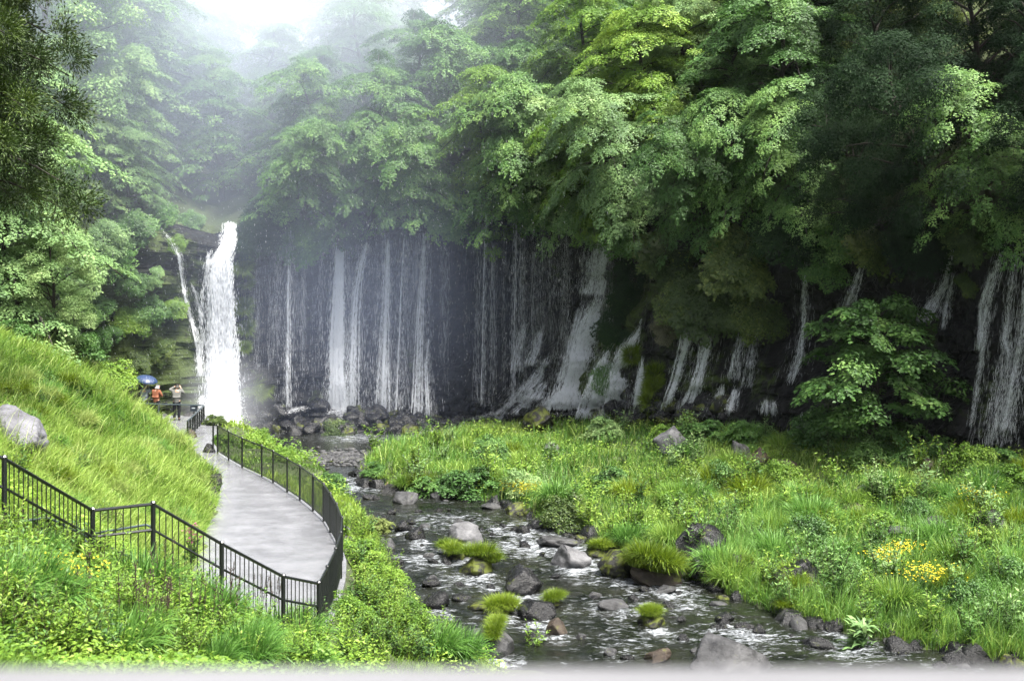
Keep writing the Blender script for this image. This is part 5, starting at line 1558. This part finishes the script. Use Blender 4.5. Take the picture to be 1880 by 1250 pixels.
def ground_leaves(name, label, P, leaf, mat, seed, hmax=.35):
    r = np.random.default_rng(seed); n = len(P)
    pat = fbm(np.c_[P * .6, np.zeros(n)], seed, 3)
    k = pat > .12; P = P[k]; pat = pat[k]; n = len(P)
    z = height(P[:, 0], P[:, 1]) + hmax * r.random(n) ** .6 * (1 + pat)
    an = r.uniform(0, 2 * PI, n)
    d = np.c_[np.cos(an), np.sin(an), r.normal(-.1, .4, n)]
    nr = np.c_[r.normal(0, .45, (n, 2)), np.ones(n)]
    s = leaf * (.5 + P[:, 1] / 80) * r.uniform(.6, 1.4, n)
    V, fc = quads(leaf_quads(np.c_[P, z], nr, d, s, s * .6))
    big = fbm(np.c_[P * .22, np.zeros(n)], seed + 5, 3)
    o = link(name, mesh_np(name, V, fc, tint=np.clip(.5 + .6 * big + r.normal(0, .18, n), 0, 1)), M[mat])
    return props(o, label, 'ground cover', kind='stuff')


P = scatter(4, 150000, -8, 32, 36, 79); P = P[ok_ground(P)]
P = P[P[:, 0] > np.interp(P[:, 1], [36, 38, 50, 60, 62, 70, 78], [12, 0, -1, -3, -7.4, -7.4, -4])]
ground_leaves('meadow_ground_cover', 'low broad leaved ground cover in patches through the meadow', P, .085, 'weed', 41, .45)
P = scatter(5, 160000, -14, 0, 13.5, 76); P = P[ok_ground(P)]
lowb = (P[:, 0] > PR(P[:, 1]) + .2) & (P[:, 1] > 29) & (P[:, 0] < np.interp(P[:, 1], [36, 38, 48, 60], [0, -.4, -3, -6])) | (P[:, 1] <= 29)
ground_leaves('bank_ground_cover', 'dense small leaved ground cover on the banks below the fences', P[lowb], .10, 'weed', 42, .45)
# ------------------------------------------------------------------ people
def cloth(name, col): return simple(name, col, .85, var=.15, vscale=12, spec=.2)
M['skin'] = simple('skin', (.45, .27, .19), .55)
M['grey_hair'] = simple('grey_hair', (.28, .28, .29), .7, var=.3, vscale=30)
M['dark_hair'] = simple('dark_hair', (.02, .018, .016), .6)
M['orange'] = cloth('orange_cloth', (.20, .075, .042))
M['pale_cloth'] = cloth('pale_grey_cloth', (.12, .12, .115))
M['blue_grey'] = cloth('blue_grey_cloth', (.22, .25, .29))
M['dark_cloth'] = cloth('dark_cloth', (.012, .013, .018))
M['umb_blue'] = simple('blue_umbrella_cloth', (.018, .034, .085), .4)
M['umb_dark'] = simple('dark_umbrella_cloth', (.018, .02, .03), .4)


def skin_mesh(name, J, E, mat, parent=None, root='pelvis', sub=2):
    keys = list(J)
    me = bpy.data.meshes.new(name)
    me.from_pydata([J[k][0] for k in keys], [(keys.index(a), keys.index(b_)) for a, b_ in E], [])
    o = bpy.data.objects.new(name, me); COL.objects.link(o)
    sm = o.modifiers.new('Skin', 'SKIN')
    for k, d in zip(keys, me.skin_vertices[0].data):
        rr = J[k][1]; d.radius = (rr, rr) if np.isscalar(rr) else rr
        d.use_root = (k == root)
    sm.use_smooth_shade = True
    ss = o.modifiers.new('Subdivision', 'SUBSURF'); ss.levels = sub; ss.render_levels = sub
    me.materials.append(mat)
    if parent is not None: o.parent = parent
    return o


def person(loc, yaw, ht, arms, head, jacket, trousers, hair, label, lean=0.0, fat=1.0, coat_len=.82):
    """arms: {'l': (elbow, wrist), 'r': ...}; figure looks along +Y before yaw; heights for 1.68 m"""
    hx, hy, hz = head
    J = {'pelvis': ((0, 0, .92), (.135, .10)), 'waist': ((0, .0, 1.08), (.125, .095)), 'chest': ((0, .01 + lean * .5, 1.30), (.15, .105)), 'neck': ((0, .015 + lean, 1.45), .055),
         'skull': ((hx, hy, hz), .088), 'crown': ((hx * 1.3, hy + .005, hz + .07), .082), 'nose': ((hx, hy + .115, hz - .01), .014), 'chin': ((hx, hy + .06, hz - .085), .04)}
    E = [('pelvis', 'waist'), ('waist', 'chest'), ('chest', 'neck'), ('neck', 'skull'), ('skull', 'crown'), ('skull', 'nose'), ('skull', 'chin')]
    for s, sg in (('l', -1), ('r', 1)):
        J['ear' + s] = ((hx + sg * .10, hy - .005, hz - .005), .018); E.append(('skull', 'ear' + s))
        J['hip' + s] = ((sg * .095, 0, .84), .088); J['knee' + s] = ((sg * .10, .025, .47), .062); J['ankle' + s] = ((sg * .10, -.02, .075), .042); J['toe' + s] = ((sg * .12, .15, .035), .036)
        E += [('pelvis', 'hip' + s), ('hip' + s, 'knee' + s), ('knee' + s, 'ankle' + s), ('ankle' + s, 'toe' + s)]
        el, wr = arms[s]
        J['sh' + s] = ((sg * .175, .005 + lean * .7, 1.375), .062); J['el' + s] = (el, .047); J['wr' + s] = (wr, .030)
        w = np.array(wr); f = unit(w - np.array(el)); side = np.cross(f, np.array([0, 1.0, .3])); side = unit(side)
        pm = w + f * .05; J['palm' + s] = (tuple(pm), (.036, .018))
        E += [('chest', 'sh' + s), ('sh' + s, 'el' + s), ('el' + s, 'wr' + s), ('wr' + s, 'palm' + s)]
        for i, (off, ln) in enumerate(((-.026, .062), (-.009, .074), (.009, .070), (.026, .055))):
            a = pm + f * .04 + side * off; b_ = a + f * ln * .6 + np.array([0, .018, -.004]); c_ = b_ + f * ln * .3 + np.array([0, .022, -.008])
            for nm_, q, rr in (('a', a, .010), ('b', b_, .0085), ('c', c_, .007)): J[f'f{s}{i}{nm_}'] = (tuple(q), rr)
            E += [('palm' + s, f'f{s}{i}a'), (f'f{s}{i}a', f'f{s}{i}b'), (f'f{s}{i}b', f'f{s}{i}c')]
        a = pm - f * .01 + side * -.045 * sg; b_ = a + f * .04 + side * -.012 * sg
        J[f't{s}a'] = (tuple(a), .012); J[f't{s}b'] = (tuple(b_), .009); E += [('palm' + s, f't{s}a'), (f't{s}a', f't{s}b')]
    body = skin_mesh('person', J, E, M['skin'])
    props(body, label, 'person', 'visitors on the viewing platform')
    k = ht / 1.68
    body.location = loc; body.rotation_euler.z = yaw; body.scale = (k * fat, k * fat, k)
    g = lambda n_, dr: (J[n_][0], tuple(np.array(J[n_][1]) + dr) if not np.isscalar(J[n_][1]) else J[n_][1] + dr)
    JJ = {'hem': ((0, -.005, coat_len), (.165, .13)), 'pelvis': ((0, 0, .95), (.162, .128)), 'waist': g('waist', .035), 'chest': g('chest', .035), 'collar': ((0, .01 + lean, 1.43), .075)}
    EE = [('hem', 'pelvis'), ('pelvis', 'waist'), ('waist', 'chest'), ('chest', 'collar')]
    for s in 'lr':
        JJ['sh' + s] = g('sh' + s, .022); JJ['el' + s] = g('el' + s, .02)
        w = np.array(J['wr' + s][0]); e = np.array(J['el' + s][0]); JJ['cuff' + s] = (tuple(w * .93 + e * .07), .046)
        EE += [('chest', 'sh' + s), ('sh' + s, 'el' + s), ('el' + s, 'cuff' + s)]
    skin_mesh('jacket', JJ, EE, jacket, body, 'pelvis')
    JT = {'pelvis': ((0, 0, .93), (.145, .112))}; ET = []
    for s, sg in (('l', -1), ('r', 1)):
        JT['hip' + s] = ((sg * .095, 0, .83), .105); JT['knee' + s] = ((sg * .10, .02, .47), .080); JT['cuff' + s] = ((sg * .10, -.02, .10), .066)
        ET += [('pelvis', 'hip' + s), ('hip' + s, 'knee' + s), ('knee' + s, 'cuff' + s)]
    skin_mesh('trousers', JT, ET, trousers, body, 'pelvis')
    for s, sg in (('l', -1), ('r', 1)):
        skin_mesh('shoe', {'heel': ((sg * .10, -.05, .05), .05), 'mid': ((sg * .11, .06, .045), .05), 'toe': ((sg * .12, .17, .04), .042)}, [('heel', 'mid'), ('mid', 'toe')], M['dark_cloth'], body, 'heel')
    skin_mesh('hair', {'nape': ((hx, hy - .045, hz - .05), .062), 'back': ((hx, hy - .03, hz + .02), .088), 'top': ((hx * 1.3, hy + .005, hz + .085), .082)}, [('nape', 'back'), ('back', 'top')], hair, body, 'back')
    return body


def ground_at(x, y): return pick(x, y, which='ground')
pz = PATH_Z + .004
g1 = np.array([(265 - 940) / F * 69.4, 69.4, pz]); g2 = np.array([(287 - 940) / F * 68.8, 68.8, pz]); g3 = np.array([(324.5 - 940) / F * 68.2, 68.2, pz]); g4 = np.array([(231 - 940) / F * 69.0, 69.0, pz])
A_face = {'l': ((-.27, .16, 1.30), (-.07, .26, 1.54)), 'r': ((.27, .16, 1.29), (.09, .26, 1.53))}
person(g1, R(-8), 1.60, A_face, (0.01, .05, 1.585), M['blue_grey'], M['dark_cloth'], M['grey_hair'], 'person in a blue grey hooded coat raising both hands under the blue umbrella', coat_len=.80)
A_low = {'l': ((-.24, .06, 1.13), (-.08, .27, 1.10)), 'r': ((.25, .08, 1.13), (.12, .28, 1.12))}
person(g2, R(-22), 1.64, A_low, (.03, .075, 1.575), M['orange'], M['dark_cloth'], M['grey_hair'], 'grey haired person in an orange jacket looking down at something in the hands', fat=1.05, coat_len=.78)
A_cam = {'l': ((-.34, .10, 1.42), (-.10, .24, 1.56)), 'r': ((.30, .18, 1.22), (.13, .27, 1.50))}
person(g3, R(6), 1.72, A_cam, (.02, .05, 1.59), M['pale_cloth'], M['dark_cloth'], M['dark_hair'], 'person in a pale grey jacket taking a photograph with one elbow lifted', fat=1.04, coat_len=.72)
A_umb = {'l': ((-.26, .02, 1.12), (-.20, .22, 1.05)), 'r': ((.24, .10, 1.15), (.08, .27, 1.28))}
person(g4, R(-4), 1.62, A_umb, (0, .04, 1.58), M['dark_cloth'], M['dark_cloth'], M['dark_hair'], 'person in dark clothes half hidden by hill grass under the dark umbrella')


def umbrella(c, tilt, rad, mat, hand, label):
    root = empty('umbrella', c, label, 'umbrella', 'open umbrellas on the viewing platform', tilt)
    n, rg = 8, 6
    V, Fq = [[0, 0, .30 * rad + .0]], []
    Ft = []
    for k in range(1, rg + 1):
        f = k / rg
        for i in range(n * 2):
            a = i * PI / n
            rr = rad * math.sin(f * PI / 2 * .96) * (1 if i % 2 == 0 else .955)
            V.append([math.cos(a) * rr, math.sin(a) * rr, .48 * rad * math.cos(f * PI / 2 * .96) - .18 * rad - (.0 if i % 2 == 0 else -.012 * f)])
    V[0] = [0, 0, .30 * rad]
    m2 = n * 2
    for i in range(m2): Ft.append([0, 1 + i, 1 + (i + 1) % m2])
    for k in range(rg - 1):
        for i in range(m2):
            a = 1 + k * m2 + i; b_ = 1 + k * m2 + (i + 1) % m2
            Fq.append([a, a + m2, b_ + m2, b_])
    can = link('canopy', mesh_np('canopy', np.array(V), [np.array(Ft), np.array(Fq)], smooth=False), mat, root)
    so = can.modifiers.new('Solidify', 'SOLIDIFY'); so.thickness = .006
    mb = MB(); mb.tube([(0, 0, .36 * rad), (0, 0, -.55)], .008, 6); mb.build('shaft', M['metal'], root)
    mb = MB(); mb.tube([(0, 0, -.52), (0, 0, -.66), (.02, 0, -.70), (.05, 0, -.68)], .014, 7); mb.build('handle', M['stem'], root)
    for i in range(n):
        a = i * 2 * PI / n; mb = MB()
        P_ = [(math.cos(a) * rad * math.sin(f * PI / 2 * .96) * .99, math.sin(a) * rad * math.sin(f * PI / 2 * .96) * .99, .48 * rad * math.cos(f * PI / 2 * .96) - .18 * rad - .012) for f in np.linspace(.05, 1, 6)]
        mb.tube(P_, .004, 4); mb.build('rib', M['metal'], root)
    return root


umbrella((g1[0] + .10, g1[1] + .05, pz + 1.86), (R(12), R(10), .2), .55, M['umb_blue'], None, 'open blue umbrella held over the person in the blue grey coat')
umbrella((g4[0] + .02, g4[1] + .15, pz + 1.76), (R(14), R(20), .2), .54, M['umb_dark'], None, 'open dark umbrella half hidden by the grass of the hill')
# camera held by the photographer
root = empty('camera', (g3[0] + .02, g3[1] + .36, pz + 1.60), 'small black camera held up by the person in the pale grey jacket', 'camera')
mb = MB(); mb.box((0, 0, 0), (.13, .05, .085)); mb.box((0, 0, .055), (.05, .045, .024)); mb.build('camera_body', M['metal'], root)
mb = MB(); mb.tube([(0, .026, 0), (0, .11, 0)], [.034, .038], 10); mb.build('lens', M['metal'], root)
# small sign on the railing
root = empty('sign', (-15.15, 67.72, 1.3), 'small dark board on a post by the corner of the platform railing', 'sign')
mb = MB(); mb.box((0, 0, .62), (.34, .03, .26)); mb.build('board', simple('sign_board', (.02, .028, .04), .35), root)
mb = MB(); mb.box((-.02, -.019, .64), (.16, .004, .05)); mb.build('marking', simple('sign_mark', (.35, .38, .42), .5), root)
mb = MB(); mb.tube([(0, .03, 0), (0, .03, .70)], .022, 6); mb.build('post', M['metal'], root)
# branch lying at the meadow tip
mb = MB(); a = pick(703, 896); b_ = at(716, 882, a[1] + .2); mb.tube([a, (a + b_) / 2 + np.array([.02, 0, .03]), b_], [.04, .035, .025], 6)
props(mb.build('fallen_branch', simple('pale_wood', (.30, .22, .12), .8, var=.3)), 'pale broken branch sticking up at the tip of the meadow', 'branch')

# ------------------------------------------------------------------ viewing rail in front of the camera
root = empty('viewing_rail', (0, 1.22, 7.65), 'pale smooth rail across the bottom of the view, out of focus', 'rail')
mb = MB(); n = 40
prof = [(-.085, -.10), (-.085, -.012), (-.078, -.002), (-.06, .0), (.06, .0), (.078, -.002), (.085, -.012), (.085, -.10)]
zt_ = CZ - (1232 - HZ) / F * 1.28 - 7.65
V = np.array([[x_, p_[0], zt_ + p_[1]] for x_ in np.linspace(-3, 3, n) for p_ in prof])
k_ = len(prof); i_ = np.arange(n - 1)[:, None] * k_ + np.arange(k_)[None]; j_ = np.arange(n - 1)[:, None] * k_ + (np.arange(k_)[None] + 1) % k_
link('handrail', mesh_np('handrail', V, np.stack([i_, j_, j_ + k_, i_ + k_], -1).reshape(-1, 4)), M['rail_stone'], root)
for x_ in (-2.4, -1.2, 0, 1.2, 2.4):
    mb = MB(); mb.box((x_, 0, (zt_ - .1) / 2 - .05), (.10, .10, zt_ - .0)); mb.build('post', M['rail_stone'], root)

# ------------------------------------------------------------------ air
def volmat(name, dens, col, aniso=0.3, hetero=True):
    m, nt, out = newmat(name)
    v = nt.nodes.new('ShaderNodeVolumePrincipled')
    v.inputs['Color'].default_value = (*col, 1); v.inputs['Anisotropy'].default_value = aniso
    if hetero:
        tc = nt.nodes.new('ShaderNodeTexCoord')
        ln = nd(nt, 'ShaderNodeVectorMath', operation='LENGTH'); nt.links.new(tc.outputs['Object'], ln.inputs[0])
        f = math_n(nt, 'SUBTRACT', 1.0, ln.outputs['Value'], True)
        f = math_n(nt, 'POWER', f, 1.4)
        nt.links.new(math_n(nt, 'MULTIPLY', f, dens), v.inputs['Density'])
    else: v.inputs['Density'].default_value = dens
    nt.links.new(v.outputs[0], out.inputs['Volume'])
    return m


def mist(name, c, rad, dens, label, col=(.74, .80, 1.0), aniso=.1):
    V, Fc = ICO[4]
    o = link(name, mesh_np(name, V * 1.02, Fc, smooth=True), volmat(name + '_air', dens, col, aniso))
    o.location = c; o.scale = rad
    return props(o, label, 'mist', kind='stuff')


mist('mist', (-24, 90, 22), (34, 30, 22), .042, 'bright mist hanging over the wooded gully behind the tall waterfall', (.72, .80, 1.0))
mist('mist', (-24, 98, 31), (26, 24, 17), .085, 'extra mist added to whiten the gap of sky over the gully', (.95, .97, 1.0))  # added mist, brightens the sky gap to white
mist('spray', (-16.1, 79.4, .8), (3.4, 2.6, 3.6), .30, 'white spray rising where the tall waterfall strikes the pool', (.9, .93, 1.0))
mist('spray', (-9, 81, 6.5), (17, 8, 11), .029, 'fine spray drifting in front of the curtain falls', (.56, .66, .96))
V = np.array([[x_, y_, z_] for z_ in (-5, 60) for x_, y_ in ((-120, -20), (120, -20), (120, 180), (-120, 180))], float)
hz = link('haze', mesh_np('haze', V, np.array([[3, 2, 1, 0], [4, 5, 6, 7], [0, 1, 5, 4], [1, 2, 6, 5], [2, 3, 7, 6], [3, 0, 4, 7]])), volmat('haze_air', .00006, (.85, .9, 1), .3, False))
props(hz, kind='stuff', label='thin damp air filling the whole gorge')

# ------------------------------------------------------------------ light, sky, camera
SUN_EL, SUN_AZ = R(66), R(128)            # azimuth from +Y, negative toward -X
w = bpy.data.worlds.new('World'); SC.world = w; w.use_nodes = True
nt = w.node_tree
bg = nt.nodes['Background']; bg.inputs['Strength'].default_value = .078
sky = nt.nodes.new('ShaderNodeTexSky'); sky.sky_type = 'NISHITA'; sky.sun_disc = False
sky.sun_elevation = SUN_EL; sky.sun_rotation = SUN_AZ
sky.air_density = 1.0; sky.dust_density = 4.0; sky.ozone_density = 1.0
hs = nt.nodes.new('ShaderNodeHueSaturation'); hs.inputs['Saturation'].default_value = .35
nt.links.new(sky.outputs[0], hs.inputs['Color']); nt.links.new(hs.outputs[0], bg.inputs['Color'])
ld = bpy.data.lights.new('Sun', 'SUN'); ld.energy = 5.0; ld.angle = R(28); ld.color = (1, .96, .88)
lo = bpy.data.objects.new('Sun', ld); COL.objects.link(lo)
d = Vector((math.sin(SUN_AZ) * math.cos(SUN_EL), math.cos(SUN_AZ) * math.cos(SUN_EL), math.sin(SUN_EL)))
lo.rotation_euler = d.to_track_quat('Z', 'Y').to_euler(); lo.location = (-20, 60, 60)

cam = bpy.data.cameras.new('Camera'); co = bpy.data.objects.new('Camera', cam); COL.objects.link(co)
co.location = (0, 0, CZ); co.rotation_euler = (R(90), 0, 0)
cam.sensor_width = 36; cam.lens = 36 * F / 1880; cam.shift_y = -(625 - HZ) / 1880
cam.clip_start = .05; cam.clip_end = 2000
cam.dof.use_dof = True; cam.dof.focus_distance = 50; cam.dof.aperture_fstop = 2.8
SC.camera = co
SC.view_settings.view_transform = 'Standard'; SC.view_settings.look = 'None'
SC.view_settings.exposure = 1.86; SC.view_settings.gamma = 1
cy_ = SC.cycles
cy_.max_bounces = 6; cy_.diffuse_bounces = 1; cy_.glossy_bounces = 3; cy_.transmission_bounces = 4; cy_.volume_bounces = 2; cy_.transparent_max_bounces = 8
cy_.use_denoising = True; cy_.caustics_reflective = False; cy_.caustics_refractive = False
try:
    cy_.use_adaptive_sampling = True; cy_.adaptive_threshold = .02
except Exception: pass
